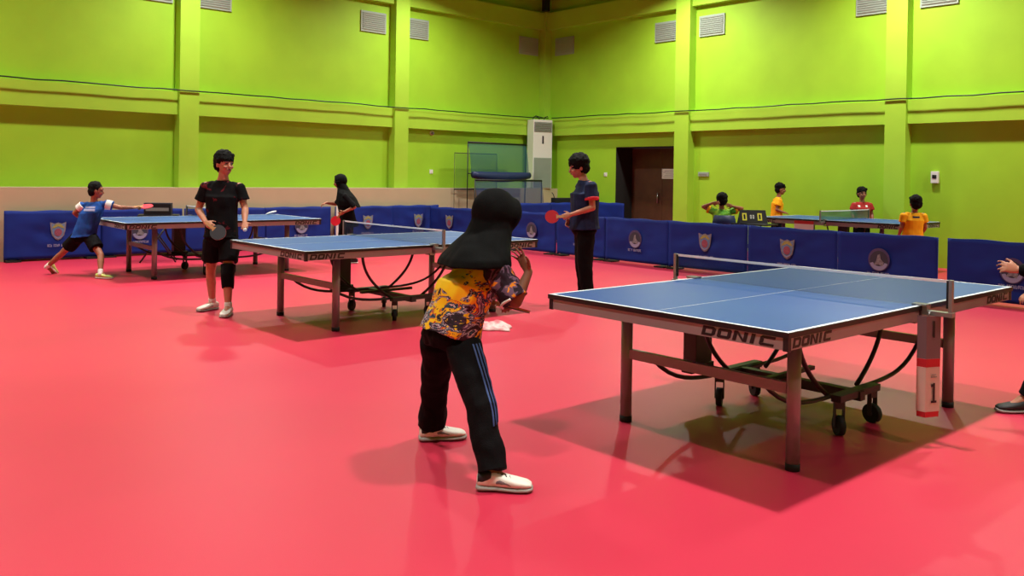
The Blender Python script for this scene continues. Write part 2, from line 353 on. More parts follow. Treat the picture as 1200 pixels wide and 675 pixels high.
for x0, s in ((-.18, 1), (.02, -1), (.14, 1)): tube(bm, [(x0, .02, 1.66), (x0 + .03 * s, .02, 1.73), (x0 + .11 * s, .03, 1.76), (x0 + .15, .05, 1.72), (x0 + .2 * s * .5, .12, 1.72)], .012, 6)
obj('cable_bundle', bm, 'rubber', t)

# ------------------------------------------------------------------ ball catch nets
def catch_net(label, x0, x1, y, ztop, zlow, m1, frame_m='chair_blue', lean=0.12, basket=True, group='ball catch nets', pr_=.012):
    t = thing('ball_catch_net', label, 'ball net', ((x0 + x1) / 2, y, 0), 0, group); w = (x1 - x0) / 2
    bm = NB()
    for s in (-1, 1):
        cyl(bm, (s * w, 0, 0.02), (s * w, 0, ztop), pr_)
    cyl(bm, (-w, 0, ztop), (w, 0, ztop), pr_ * 1.7); cyl(bm, (-w, -lean, zlow), (w, -lean, zlow), .014)
    for s in (-1, 1): cyl(bm, (s * w, 0, zlow), (s * w, -lean, zlow), .012)
    obj('frame', bm, 'black_steel', t)
    for s in (-1, 1):
        bm = NB(); box2(bm, (s * w - .03, -.14, 0), (s * w + .03, .1, .035)); obj('foot', bm, 'black_steel', t)
    bm = NB(); n = 14; m = 8; g = []
    for j in range(m + 1):
        row = []
        for i in range(n + 1):
            u = i / n; v = j / m; row.append(bm.verts.new((-w + 2 * w * u, -lean * v - .05 * math.sin(PI * v) * (.5 + .5 * math.sin(PI * u)), ztop + (zlow - ztop) * v)))
        g.append(row)
    for j in range(m):
        for i in range(n): bm.faces.new((g[j][i], g[j][i+1], g[j+1][i+1], g[j+1][i]))
    obj('net', bm, m1, t, smooth=True)
    if basket:
        bm = NB(); rs = []
        for i in range(13):
            u = i / 12; x = -w * .98 + 2 * w * .98 * u; sag = .05 + .09 * math.sin(PI * u)
            rs.append(ring((x, -lean - .04, zlow - sag * .5), Vector((0, 1, 0)), Vector((0, 0, 1)), .07, .05 + sag * .5, 10))
        loft(bm, rs); obj('ball_pouch', bm, 'chair_blue', t, smooth=True)
    return t
catch_net('tall green-blue ball catch net with a sagging blue pouch beside the air conditioner', 11.98, 13.72, 14.72, 2.16, 1.47, 'catch_net')
catch_net('lower grey-blue ball catch net in front of the air conditioner', 11.85, 13.85, 14.3, 1.33, 0.3, 'catch_net2', basket=False)
catch_net('thin faded ball catch net behind the tall green-blue one', 11.72, 12.95, 14.86, 1.92, 1.12, 'catch_net3', basket=False, lean=.03, pr_=.005)

# ------------------------------------------------------------------ court barriers
def cloth_panel(w, h, seed, t=0.03):
    bm = NB(); n, m = 28, 14; f = []; b = []
    for j in range(m + 1):
        rf = []; rb = []
        for i in range(n + 1):
            x = w * i / n; z = 0.035 + (h - 0.035) * j / m
            k = math.sin(PI * j / m) ** .5 * math.sin(PI * i / n) ** .5 if 0 < i < n and 0 < j < m else 0
            d = .034 * noise.noise(Vector((x * 1.1 + z * 1.5, z * 3.2 - x * .9, seed * 3.1))) + .018 * noise.noise(Vector((x * 4 + z * 5, z * 7 - x * 2, seed * 7.7)))
            zz = z + (.006 * math.sin(i * .5 + seed) if j == m else 0)
            rf.append(bm.verts.new((x, -t/2 + k * d * .9, zz))); rb.append(bm.verts.new((x, t/2 + k * d * .9, zz)))
        f.append(rf); b.append(rb)
    for j in range(m):
        for i in range(n):
            bm.faces.new((f[j][i], f[j][i+1], f[j+1][i+1], f[j+1][i])); bm.faces.new((b[j][i+1], b[j][i], b[j+1][i], b[j+1][i+1]))
    for i in range(n):
        bm.faces.new((f[0][i+1], f[0][i], b[0][i], b[0][i+1])); bm.faces.new((f[m][i], f[m][i+1], b[m][i+1], b[m][i]))
    for j in range(m):
        bm.faces.new((f[j][0], f[j+1][0], b[j+1][0], b[j][0])); bm.faces.new((f[j+1][n], f[j][n], b[j][n], b[j+1][n]))
    return bm
def poly(bm, pts, y, mi=0, th=.002):                  # flat prism in the x-z plane facing -y
    a = [bm.verts.new((p[0], y, p[1])) for p in pts]; b = [bm.verts.new((p[0], y - th, p[1])) for p in pts]
    bm.faces.new(b).material_index = mi; bm.faces.new(list(reversed(a))).material_index = mi
    for i in range(len(pts)):
        j = (i + 1) % len(pts); bm.faces.new((a[i], a[j], b[j], b[i])).material_index = mi
def circ(cx, cz, rx, rz_, n=24, a0=0, a1=2 * PI): return [(cx + rx * math.cos(a0 + (a1 - a0) * i / n), cz + rz_ * math.sin(a0 + (a1 - a0) * i / n)) for i in range(n if abs(a1 - a0 - 2 * PI) < 1e-6 else n + 1)]
EM_Y = -.034
def shield(t, cx, cz):
    def sh(s, dz=0): return [(cx + s * x, cz + dz + s * z) for x, z in ((-.115, .14), (-.05, .115), (0, .135), (.05, .115), (.115, .14), (.105, .02), (.085, -.07), (.04, -.125), (0, -.145), (-.04, -.125), (-.085, -.07), (-.105, .02))]
    bm = NB(); poly(bm, sh(1), EM_Y); e = obj('shield_emblem', bm, 'print_grey', t)
    bm = NB(); poly(bm, sh(.82, .004), EM_Y - .002); obj('inner_shield', bm, 'print_sky', e)
    bm = NB(); poly(bm, circ(cx, cz + .035, .085, .075, 12, 0.1, PI - .1) + [(cx - .05, cz + .05), (cx, cz + .075), (cx + .05, cz + .05)], EM_Y - .004); obj('top_arc', bm, 'print_yellow', e)
    bm = NB(); poly(bm, circ(cx, cz - .02, .055, .062, 16), EM_Y - .0065); obj('centre_disc', bm, 'print_red', e)
    bm = NB(); poly(bm, [(cx - .07, cz - .07), (cx, cz - .105), (cx + .07, cz - .07), (cx + .05, cz - .095), (cx, cz - .125), (cx - .05, cz - .095)], EM_Y - .0085); obj('ribbon', bm, 'print_white', e)
def roundel(t, cx, cz):
    bm = NB(); poly(bm, circ(cx, cz, .14, .15, 28), EM_Y); e = obj('round_emblem', bm, 'print_purple', t)
    bm = NB(); poly(bm, circ(cx, cz - .01, .118, .125, 28), EM_Y - .002); obj('inner_disc', bm, 'print_dark', e)
    bm = NB(); poly(bm, circ(cx, cz - .02, .118, .12, 18, PI * 1.08, PI * 1.92) + circ(cx, cz - .0, .085, .085, 14, PI * 1.85, PI * 1.15), EM_Y - .004); obj('wreath', bm, 'print_white', e)
    bm = NB(); poly(bm, [(cx - .07, cz - .075), (cx - .03, cz - .01), (cx - .015, cz + .06), (cx + .015, cz + .075), (cx + .025, cz + .01), (cx + .065, cz - .035), (cx + .05, cz - .085), (cx, cz - .06)], EM_Y - .0065); obj('figure', bm, 'print_grey', e)
def caption(t, cx, cz, w=.3, seed=1):
    rnd = random.Random(seed); bm = NB(); x = cx - w / 2
    while x < cx + w / 2 - .02:
        ww = rnd.uniform(.012, .024); box2(bm, (x, EM_Y - .002, cz - .02), (x + .006, EM_Y, cz + .02)); 
        k = rnd.randint(0, 3)
        if k != 1: box2(bm, (x + .0061, EM_Y - .002, cz + .012), (x + ww, EM_Y, cz + .02))
        if k != 2: box2(bm, (x + .0061, EM_Y - .002, cz - .02), (x + ww, EM_Y, cz - .012))
        if k != 3: box2(bm, (x + ww - .005, EM_Y - .002, cz - .0119), (x + ww, EM_Y, cz + .0119))
        x += ww + (.026 if rnd.random() < .15 else .007)
    obj('caption_print', bm, 'print_white', t)
def barrier(label, p0, p1, h=.76, em=None, emx=.5, seed=1, cap=True, group='blue cloth court barriers'):
    p0 = Vector(p0); p1 = Vector(p1); w = (p1 - p0).length - .012; rz = math.atan2(p1.y - p0.y, p1.x - p0.x)
    t = thing('court_barrier', label, 'barrier', (p0.x, p0.y, 0), rz, group)
    obj('cloth_cover', cloth_panel(w, h, seed), 'cloth_blue', t, smooth=True)
    for x in (.012, w - .012):
        bm = NB(); cyl(bm, (x, 0, .0), (x, 0, h - .02), .008, n=8); obj('inner_post', bm, 'black_steel', t)
    for x in (.12, w - .12):
        bm = NB(); box2(bm, (x - .1, -.1, 0), (x + .1, .1, .022)); obj('foot', bm, 'black_steel', t)
    if em == 's': shield(t, w * emx, .46)
    if em == 'r': roundel(t, w * emx, .42)
    if em and cap: caption(t, w * emx, .235, .3, seed)
    return t
YB = 14.80
bk = [(3.02, 4.40, 's', .54, 'leftmost blue court barrier by the back wall, behind the boy in blue'),
      (4.41, 5.75, 'r', .46, 'blue barrier with a round emblem behind the left end of the farthest table'),
      (5.76, 7.25, 's', .4, 'blue court barrier by the back wall behind the man in the black and red shirt'),
      (7.26, 8.66, 'r', .54, 'blue barrier with a round emblem, just left of the white upright post'),
      (8.72, 10.08, 's', .54, 'blue barrier with a shield, just right of the far girl in black'),
      (10.09, 11.3, 's', .54, 'blue barrier with a shield by the back wall, last before the corner'),
      (11.5, 13.1, None, .5, 'plain blue court barrier by the back wall behind the ball catch nets'),
      (13.12, 14.2, None, .5, 'plain blue court barrier by the back wall in front of the air conditioner')]
for i, (a, b, e, ex, lb) in enumerate(bk):
    yb = YB + (.04 if i % 2 else 0) - (0 if i < 6 else .5) 
    if i >= 6: yb = 13.25
    barrier(lb, (a, yb), (b, yb + (.02 if i % 2 else -.02)), .78 if i < 6 else .86, e, ex, i + 1)
XF = 11.1
fr = [((10.98, 14.72), (11.06, 13.42), 's', .5, 'blue court barrier with a shield, first of the row after the far corner'),
      ((11.07, 13.40), (11.12, 12.34), 'r', .5, 'blue court barrier behind the headscarf of the girl in yellow'),
      ((11.13, 12.33), (11.14, 11.09), 'r', .5, 'blue barrier with a round emblem left of the man in navy'),
      ((11.15, 11.07), (11.1, 9.85), 's', .5, 'blue court barrier directly behind the man in navy'),
      ((11.1, 9.84), (11.06, 8.47), 'r', .5, 'blue court barrier with a round emblem in front of the brown door'),
      ((11.05, 8.46), (11.1, 7.06), 's', .49, 'blue court barrier with a shield in front of the seated child in green'),
      ((11.1, 7.05), (11.06, 5.64), 's', .47, 'blue court barrier with a shield, below the red card of the kids\' table'),
      ((11.05, 5.63), (11.08, 4.34), 'r', .44, 'blue court barrier with a round emblem, left of the gap in the row'),
      ((11.1, 4.24), (11.02, 2.84), 'r', .54, 'blue court barrier right of the gap, behind the player at the right edge')]
for i, (a, b, e, ex, lb) in enumerate(fr): barrier(lb, a, b, .755, e, ex, i + 21)
barrier('plain blue court barrier standing against the right wall left of the door', (14.62, 13.5), (14.68, 12.5), .86, None, .5, 41)
# white upright post in the back row
t = thing('barrier_post', 'white upright post between two blue barriers behind the far girl', 'post', (8.62, 14.55, 0))
bm = NB(); box2(bm, (-.02, -.015, .02), (.02, .015, .8)); obj('upright', bm, 'white', t); bm = NB(); box2(bm, (-.05, -.15, 0), (.05, .08, .02)); obj('foot', bm, 'white', t)

# ------------------------------------------------------------------ block lettering DONIC
LET = {'D': [[(0,0),(.78,0),(1,.2),(1,.8),(.78,1),(0,1)], [(.26,.27),(.7,.27),(.74,.31),(.74,.69),(.7,.73),(.26,.73)]],
       'O': [[(.12,0),(.88,0),(1,.14),(1,.86),(.88,1),(.12,1),(0,.86),(0,.14)], [(.27,.27),(.73,.27),(.74,.3),(.74,.7),(.73,.73),(.27,.73),(.26,.7),(.26,.3)]]}
def letters(bm, x0, z0, w, h, y, sh=.28):             # x0,z0 lower left of word; sheared capitals
    lw = w / 5.1; T = lambda x, z, c: (x0 + c * lw * 1.06 + x * lw * .92 + sh * z * h - .1 * h, z0 + z * h)
    def strip(q, c): poly(bm, [T(*p, c) for p in q], y, th=.0012)
    def ringed(key, c):
        o, i = LET[key]; n = len(o)
        for k in range(n): strip([o[k], o[(k+1) % n], i[(k+1) % n], i[k]], c)
    ringed('D', 0); ringed('O', 1)
    strip([(0,0),(.26,0),(.26,1),(0,1)], 2); strip([(.27,1),(.27,.72),(.73,0),(.73,.28)], 2); strip([(.74,0),(1,0),(1,1),(.74,1)], 2)
    strip([(.2,0),(.48,0),(.48,1),(.2,1)], 2.9)
    strip([(0,.14),(.26,.3),(.26,.7),(0,.86)], 3.62); strip([(.0,.86),(.26,.73),(1,.73),(1,1),(.12,1)], 3.62); strip([(0,.14),(.12,0),(1,0),(1,.27),(.26,.27)], 3.62)

# ------------------------------------------------------------------ tables
def make_table(label, cat='table tennis table'):
    L, W = 1.37, .7625
    t = thing('table_tennis_table', label, cat, (0, 0, 0), 0, 'table tennis tables')
    for s in (-1, 1):                                # two halves of the playing surface
        bm = NB(); box2(bm, (s * .002, -W + .0005, .739), (s * (L - .0005), W - .0005, .7595)); tp = obj('table_top', bm, 'blue_top', t)
        bm = NB(); z0, z1 = .7597, .7606
        box2(bm, (s * .003, -W, z0), (s * L, -W + .02, z1)); box2(bm, (s * .003, W - .02, z0), (s * L, W, z1)); box2(bm, (s * (L - .02), -W + .0201, z0), (s * L, W - .0201, z1)); box2(bm, (s * .003, -.0015, z0), (s * (L - .0201), .0015, z1))
        obj('line_marking', bm, 'white_line', tp)
        bm = NB(); e = .004
        box2(bm, (s * .003, -W - e, .735), (s * (L + e), -W, .7592)); box2(bm, (s * .003, W, .735), (s * (L + e), W + e, .7592)); box2(bm, (s * L, -W, .735), (s * (L + e), W, .7592))
        obj('edge_band', bm, 'black_edge', tp)
        bm = NB()
        a = .006
        box2(bm, (s * .02, -W + a, .677), (s * (L - a), -W + a + .03, .7385)); box2(bm, (s * .02, W - a - .03, .677), (s * (L - a), W - a, .7385)); box2(bm, (s * (L - a - .03), -W + a + .0301, .677), (s * (L - a), W - a - .0301, .7385)); box2(bm, (s * .02, -W + .04, .69), (s * .05, W - .04, .7385))
        ap = obj('apron', bm, 'apron', t)
        for q in (-1, 1):
            bm = NB(); box2(bm, (s * (L - .028), q * (W - .028), .674), (s * (L - .002), q * (W - .002), .7385)); obj('corner_cap', bm, 'black_edge', ap)
        # lettering: long sides near the outer end, end face near its right-hand corner
        for q in (-1, 1):
            bm = NB(); letters(bm, 0, 0, .36, .046, 0); me = bpy.data.meshes.new('lettering'); bmesh.ops.recalc_face_normals(bm, faces=bm.faces[:]); bm.to_mesh(me); bm.free()
            o = link('brand_lettering', me, ap, 'logo')
            if q == -1: o.location = (-L + .05 if s < 0 else L - .41, -W + a - .0004, .684)
            else: o.location = (L - .05 if s > 0 else -L + .41, W - a + .0004, .684); o.rotation_euler = (0, 0, PI)
        bm = NB(); letters(bm, 0, 0, .42, .046, 0); o = obj('brand_lettering', bm, 'logo', ap)
        if s < 0: o.location = (-L + a - .0004, -W + .465, .684); o.rotation_euler = (0, 0, -PI / 2)
        else: o.location = (L - a + .0004, W - .465, .684); o.rotation_euler = (0, 0, PI / 2)
        # legs
        for q in (-1, 1):
            bm = NB(); lx = s * .936; ly = q * .5425
            cyl(bm, (lx, ly, .03), (lx, ly, .70), .034, n=24); lg = obj('leg', bm, 'leg', t, smooth=False)
            for f in lg.data.polygons: f.use_smooth = len(f.vertices) == 4
            bm = NB(); cyl(bm, (lx, ly, 0), (lx, ly, .035), .036, n=24); obj('rubber_foot', bm, 'rubber', lg)
            bm = NB(); box2(bm, (s * .80, ly - .02, .695), (s * 1.30, ly + .02, .738)); obj('leg_bracket', bm, 'leg', t)
        bm = NB(); box2(bm, (s * .92, -.51, .375), (s * .952, .51, .43)); obj('crossbar', bm, 'leg', t)
    # carriage in the middle: low beam, uprights, casters, curved tubes
    bm = NB(); box2(bm, (-.03, -.44, .17), (.03, .44, .225)); box2(bm, (-.24, -.43, .19), (.24, -.37, .23)); box2(bm, (-.24, .37, .19), (.24, .43, .23)); 
    obj('carriage_beam', bm, 'tube', t, bevel=.004)
    for q in (1,):
        bm = NB(); box2(bm, (-.33, q * .54 - .05, .26), (-.16, q * .54 + .05, .70)); obj('support_box', bm, 'tube', t, bevel=.006)
        bm = NB(); box2(bm, (-.36, q * .54 - .04, .20), (-.12, q * .54 + .04, .255)); obj('box_base', bm, 'tube', t, bevel=.006)
    bm = NB(); box(bm, (0, .05, .235), (.62, .04, .025)); obj('latch_arm', bm, 'tube', t, bevel=.004)
    for q in (-1, 1):
        for s in (-1, 1):
            cx, cy = s * .2, q * .40; sw_ = Matrix.Translation((cx, cy, 0)) @ rotz(.95 + .25 * s - .2 * q)
            bm = NB(); cyl(bm, (0, -.018, .056), (0, .018, .056), .056, n=24); bm.transform(sw_); wl = obj('caster_wheel', bm, 'rubber', t)
            bm = NB(); cyl(bm, (0, -.022, .056), (0, .022, .056), .016, n=12); box2(bm, (-.014, -.029, .046), (.014, -.023, .15)); box2(bm, (-.014, .023, .046), (.014, .029, .15)); box2(bm, (-.014, -.029, .1501), (.014, .029, .19)); bm.transform(sw_); obj('caster_fork', bm, 'tube', wl)
        bm = NB(); pts = [(-.93 + 1.86 * k / 24, q * .36, .215 + .19 * abs(-1 + 2 * k / 24) ** 4.5) for k in range(25)]; tube(bm, pts, .013, 8); obj('curved_tube', bm, 'tube', t)
        for s in (-1, 1):
            bm = NB(); pts = []
            for k in range(15):
                u = k / 14; pts.append((s * (.52 - .34 * u ** 2.4), q * .31, .70 - .49 * u)); 
            tube(bm, pts, .014, 8); obj('curved_tube', bm, 'tube', t)
    # net
    return t
def make_net(label, rt=None, mm='net'):
    t = thing('table_net', label, 'net', (0, 0, .76), 0, 'table tennis nets')
    bm = NB()
    n, m = 30, 4; g = [[bm.verts.new((.006 * math.sin(i * .35) * math.sin(PI * j / m), -.905 + 1.81 * i / n, .004 + .137 * j / m - .004 * math.sin(PI * i / n))) for i in range(n + 1)] for j in range(m + 1)]
    for j in range(m):
        for i in range(n): bm.faces.new((g[j][i], g[j][i+1], g[j+1][i+1], g[j+1][i]))
    obj('net_mesh', bm, mm, t)
    bm = NB(); pts = [(0, -.905 + 1.81 * i / 20, .146 - .004 * math.sin(PI * i / 20)) for i in range(21)]
    rs = [[Vector((p[0] - .003, p[1], p[2] - .0075)), Vector((p[0] + .003, p[1], p[2] - .0075)), Vector((p[0] + .003, p[1], p[2] + .0075)), Vector((p[0] - .003, p[1], p[2] + .0075))] for p in pts]
    loft(bm, rs, smooth=False); obj('net_tape', bm, 'tape', t)
    for q in (-1, 1):
        bm = NB(); box2(bm, (-.012, q * .915 - .01, -.02), (.012, q * .915 + .01, .155)); po = obj('net_post', bm, 'post', t, bevel=.003)
        bm = NB(); box2(bm, (-.006, q * .898 - .006, .0), (.006, q * .898 + .006, .15)); obj('net_sleeve', bm, 'rubber', po)
        bm = NB(); box2(bm, (-.03, q * .72, .0015), (.03, q * .80, .012)); box2(bm, (-.022, q * .773, -.045), (.022, q * .93, -.021)); box2(bm, (-.022, q * .773, -.0209), (.022, q * .80, .0014)); box2(bm, (-.03, q * .66, -.1), (.03, q * .74, -.085)); obj('clamp', bm, 'post', t)
    return t
T1 = (4.84, 2.74); T2 = (5.0, 7.39); T3 = (5.05, 12.05)
tb = make_table('nearest blue table tennis table, in the right foreground')
t2 = dup(tb, (T2[0], T2[1], 0), -.008, 'middle blue table tennis table, left of and behind the girl in yellow')
t3 = dup(tb, (T3[0], T3[1], 0), -.03, 'farthest blue table tennis table near the back wall, behind the man in black')
t4 = dup(tb, (13.72, 6.88, 0), PI / 2, 'blue table tennis table beyond the barriers where the children stand'); t4.scale = (.905, .92, 1.05)
tb.location = (T1[0], T1[1], 0); tb.rotation_euler = (0, 0, -.009)
nn = make_net('net with white tape across the nearest table')
dup(nn, (T2[0], T2[1], .76), -.008, 'net with white tape across the middle table')
dup(nn, (T3[0], T3[1], .76), -.03, 'net across the farthest table near the back wall, partly behind the man in black')
nn.location = (T1[0], T1[1], .76); nn.rotation_euler = (0, 0, -.009)
n4 = make_net('greenish net across the children\'s table beyond the barriers', mm='net_green'); n4.location = (13.72, 6.88, .7995); n4.rotation_euler = (0, 0, PI / 2); n4.scale = (.905, .92, 1)

# folded numbered marker hanging from the near net clamp
t = thing('table_marker', 'hanging folded table marker printed with a 1 below the near net post', 'table marker', (4.80, 1.925, 0), -.75)
def vfold(bm, z0, z1, w=.062, d=.035, th=.003):
    for (a, b) in (((-w, .0), (0.0 - .028, -d)), ((-.028, -d), (w, -.005))):
        a = Vector((a[0], a[1], 0)); b = Vector((b[0], b[1], 0)); nrm = Vector((b.y - a.y, a.x - b.x, 0)).normalized() * th
        rr = []
        for z in (z0, z1): rr.append([a + Vector((0, 0, z)), b + Vector((0, 0, z)), b - nrm + Vector((0, 0, z)), a - nrm + Vector((0, 0, z))])
        loft(bm, rr, smooth=False)
bm = NB(); vfold(bm, .485, .715); obj('upper_panel', bm, 'card_grey', t)
bm = NB(); vfold(bm, .44, .484); obj('red_band', bm, 'card_red', t)
bm = NB(); vfold(bm, .20, .439); wp = obj('lower_panel', bm, 'card_white', t)
bm = NB(); vfold(bm, .17, .199, w=.058); obj('bottom_band', bm, 'card_red', t)
a = Vector((-.028, -.035, 0)); b = Vector((.062, -.005, 0)); dd = (b - a).normalized(); nr = Vector((dd.y, -dd.x, 0))
def on_face(bm, u0, u1, z0, z1):
    rr = []
    for z in (z0, z1):
        p, q = a + dd * u0 + nr * .0045, a + dd * u1 + nr * .0045
        rr.append([p + Vector((0, 0, z)), q + Vector((0, 0, z)), q + nr * .001 + Vector((0, 0, z)), p + nr * .001 + Vector((0, 0, z))])
    loft(bm, rr, smooth=False)
bm = NB(); on_face(bm, .046, .058, .26, .355); on_face(bm, .034, .0459, .335, .35); on_face(bm, .034, .07, .248, .2599); obj('number_print', bm, 'logo', wp)
bm = NB(); on_face(bm, .03, .07, .385, .39); on_face(bm, .035, .065, .398, .402); obj('small_print', bm, 'grey', wp)
bm = NB(); on_face(bm, .04, .052, .6, .69); obj('slot', bm, 'black_edge', t)
bm = NB(); tube(bm, [(-.01, -.015, .715), (0, -.005, .735), (.005, .02, .73)], .005, 6); obj('hook', bm, 'post', t)

# ------------------------------------------------------------------ rackets, balls
def racket(label, loc, R, front, back='racket_black', group=None):   # blade in local x-z plane, handle to +x, rubber normals +-y
    t = thing('table_tennis_racket', label, 'racket', loc)
    t.rotation_mode = 'QUATERNION'; t.rotation_quaternion = R.to_quaternion()
    def disc(y0, y1, rx, rz_, cut=.055):
        bm = NB(); pts = [(x, z) for x, z in circ(-.075, 0, rx, rz_, 28) if x < cut - .03]
        poly(bm, pts, y1, th=y1 - y0); return bm
    obj('blade', disc(-.003, .003, .078, .075, .06), 'wood', t)
    obj('rubber_sheet', disc(-.0065, -.0032, .079, .0755, .045), front, t)
    obj('rubber_sheet', disc(.0032, .0065, .079, .0755, .045), back, t)
    bm = NB(); rs = [[Vector((x, sy * hy, sz * hz)) for sy, sz in ((-1, -1), (1, -1), (1, 1), (-1, 1))] for x, hy, hz in ((-.03, .0062, .03), (-.01, .009, .016), (.03, .011, .013), (.09, .011, .016))]
    loft(bm, rs, smooth=False); obj('handle', bm, 'wood', t)
    return t
def ball(label, loc):
    bm = NB(); bmesh.ops.create_icosphere(bm, subdivisions=3, radius=.02); o = obj('table_tennis_ball', bm, 'white', smooth=True); o.location = loc; tag(o, label, 'ball')

# ------------------------------------------------------------------ people
YAW = math.radians(-42.106)
def remesh(bm, name, m, parent, voxel=.008, smooth=2, disp=0.0, dsc=9.0, aniso=None, seed=0, dec=None):
    bmesh.ops.recalc_face_normals(bm, faces=bm.faces[:])
    me = bpy.data.meshes.new(name); bm.to_mesh(me); bm.free()
    o = bpy.data.objects.new(name, me); COL.objects.link(o)
    md = o.modifiers.new('r', 'REMESH'); md.mode = 'VOXEL'; md.voxel_size = voxel
    if smooth: sm = o.modifiers.new('s', 'SMOOTH'); sm.iterations = smooth; sm.factor = .6
    dg = bpy.context.evaluated_depsgraph_get(); ev = o.evaluated_get(dg); nm = bpy.data.meshes.new_from_object(ev)
    COL.objects.unlink(o); bpy.data.objects.remove(o); bpy.data.meshes.remove(me)
    if disp:
        ax = aniso or (1, 1, .45)
        nrm = [v.normal.copy() for v in nm.vertices]
        for v, n in zip(nm.vertices, nrm):
            q = Vector((v.co.x * dsc * ax[0], v.co.y * dsc * ax[1], v.co.z * dsc * ax[2])) + Vector((seed * 5.3, 0, 0))
            v.co += n * (disp * (noise.noise(q) + .45 * noise.noise(q * 2.3)))
    for f in nm.polygons: f.use_smooth = True
    nm.name = name
    return link(name, nm, parent, m)
def V(*a): return Vector(a)
def rng(c, X, Y, ra, rb, n=20, pw=.85): return ring(c, X, Y, ra, rb, n, pw)

def hand(bm, wr, tip, nrm, k=1.0, curl=.35, side=1, spread=.12, fr=1.0):
    """palm from wrist towards tip; nrm = palm normal (fingers curl to it); side = thumb side sign"""
    d = (tip - wr).normalized(); n = (nrm - d * nrm.dot(d)).normalized(); s = d.cross(n).normalized() * side      # thumb side
    pl = .088 * k; 
    # palm: flat loft
    rs = [rng(wr + d * (u * pl), s, n, a * k, b * k, 14) for u, a, b in ((-.08, .023, .018), (.15, .029, .017), (.6, .039, .0145), (.98, .038, .012))]
    loft(bm, rs)
    ln = (.072, .08, .074, .058); rr = .0082 * k * fr
    for i, l in enumerate(ln):                       # index .. little
        off = (.028 - i * .0187) * k; p = wr + d * pl * .93 + s * off; ang = spread * (1.5 - i) * .8
        dir_ = (d + s * ang).normalized(); c = curl * (1 + .12 * i); seg = (.44 * l, .32 * l, .26 * l); th = c * .5
        for j, sl in enumerate(seg):
            q = p + (dir_ * math.cos(th) + n * math.sin(th)) * sl * k
            capsule(bm, p, q, rr * (1 - .08 * j), rr * (.92 - .1 * j), 8); p = q; th += c
    p = wr + d * pl * .25 + s * .026 * k; th_d = (d * .75 + s * .75 + n * .25).normalized(); q = p + th_d * .042 * k; capsule(bm, p, q, .0125 * k, .0098 * k, 8)
    q2 = q + (th_d + d * .35 + n * .3 * (1 + curl)).normalized() * .03 * k; capsule(bm, q, q2, .0095 * k, .0078 * k, 8)

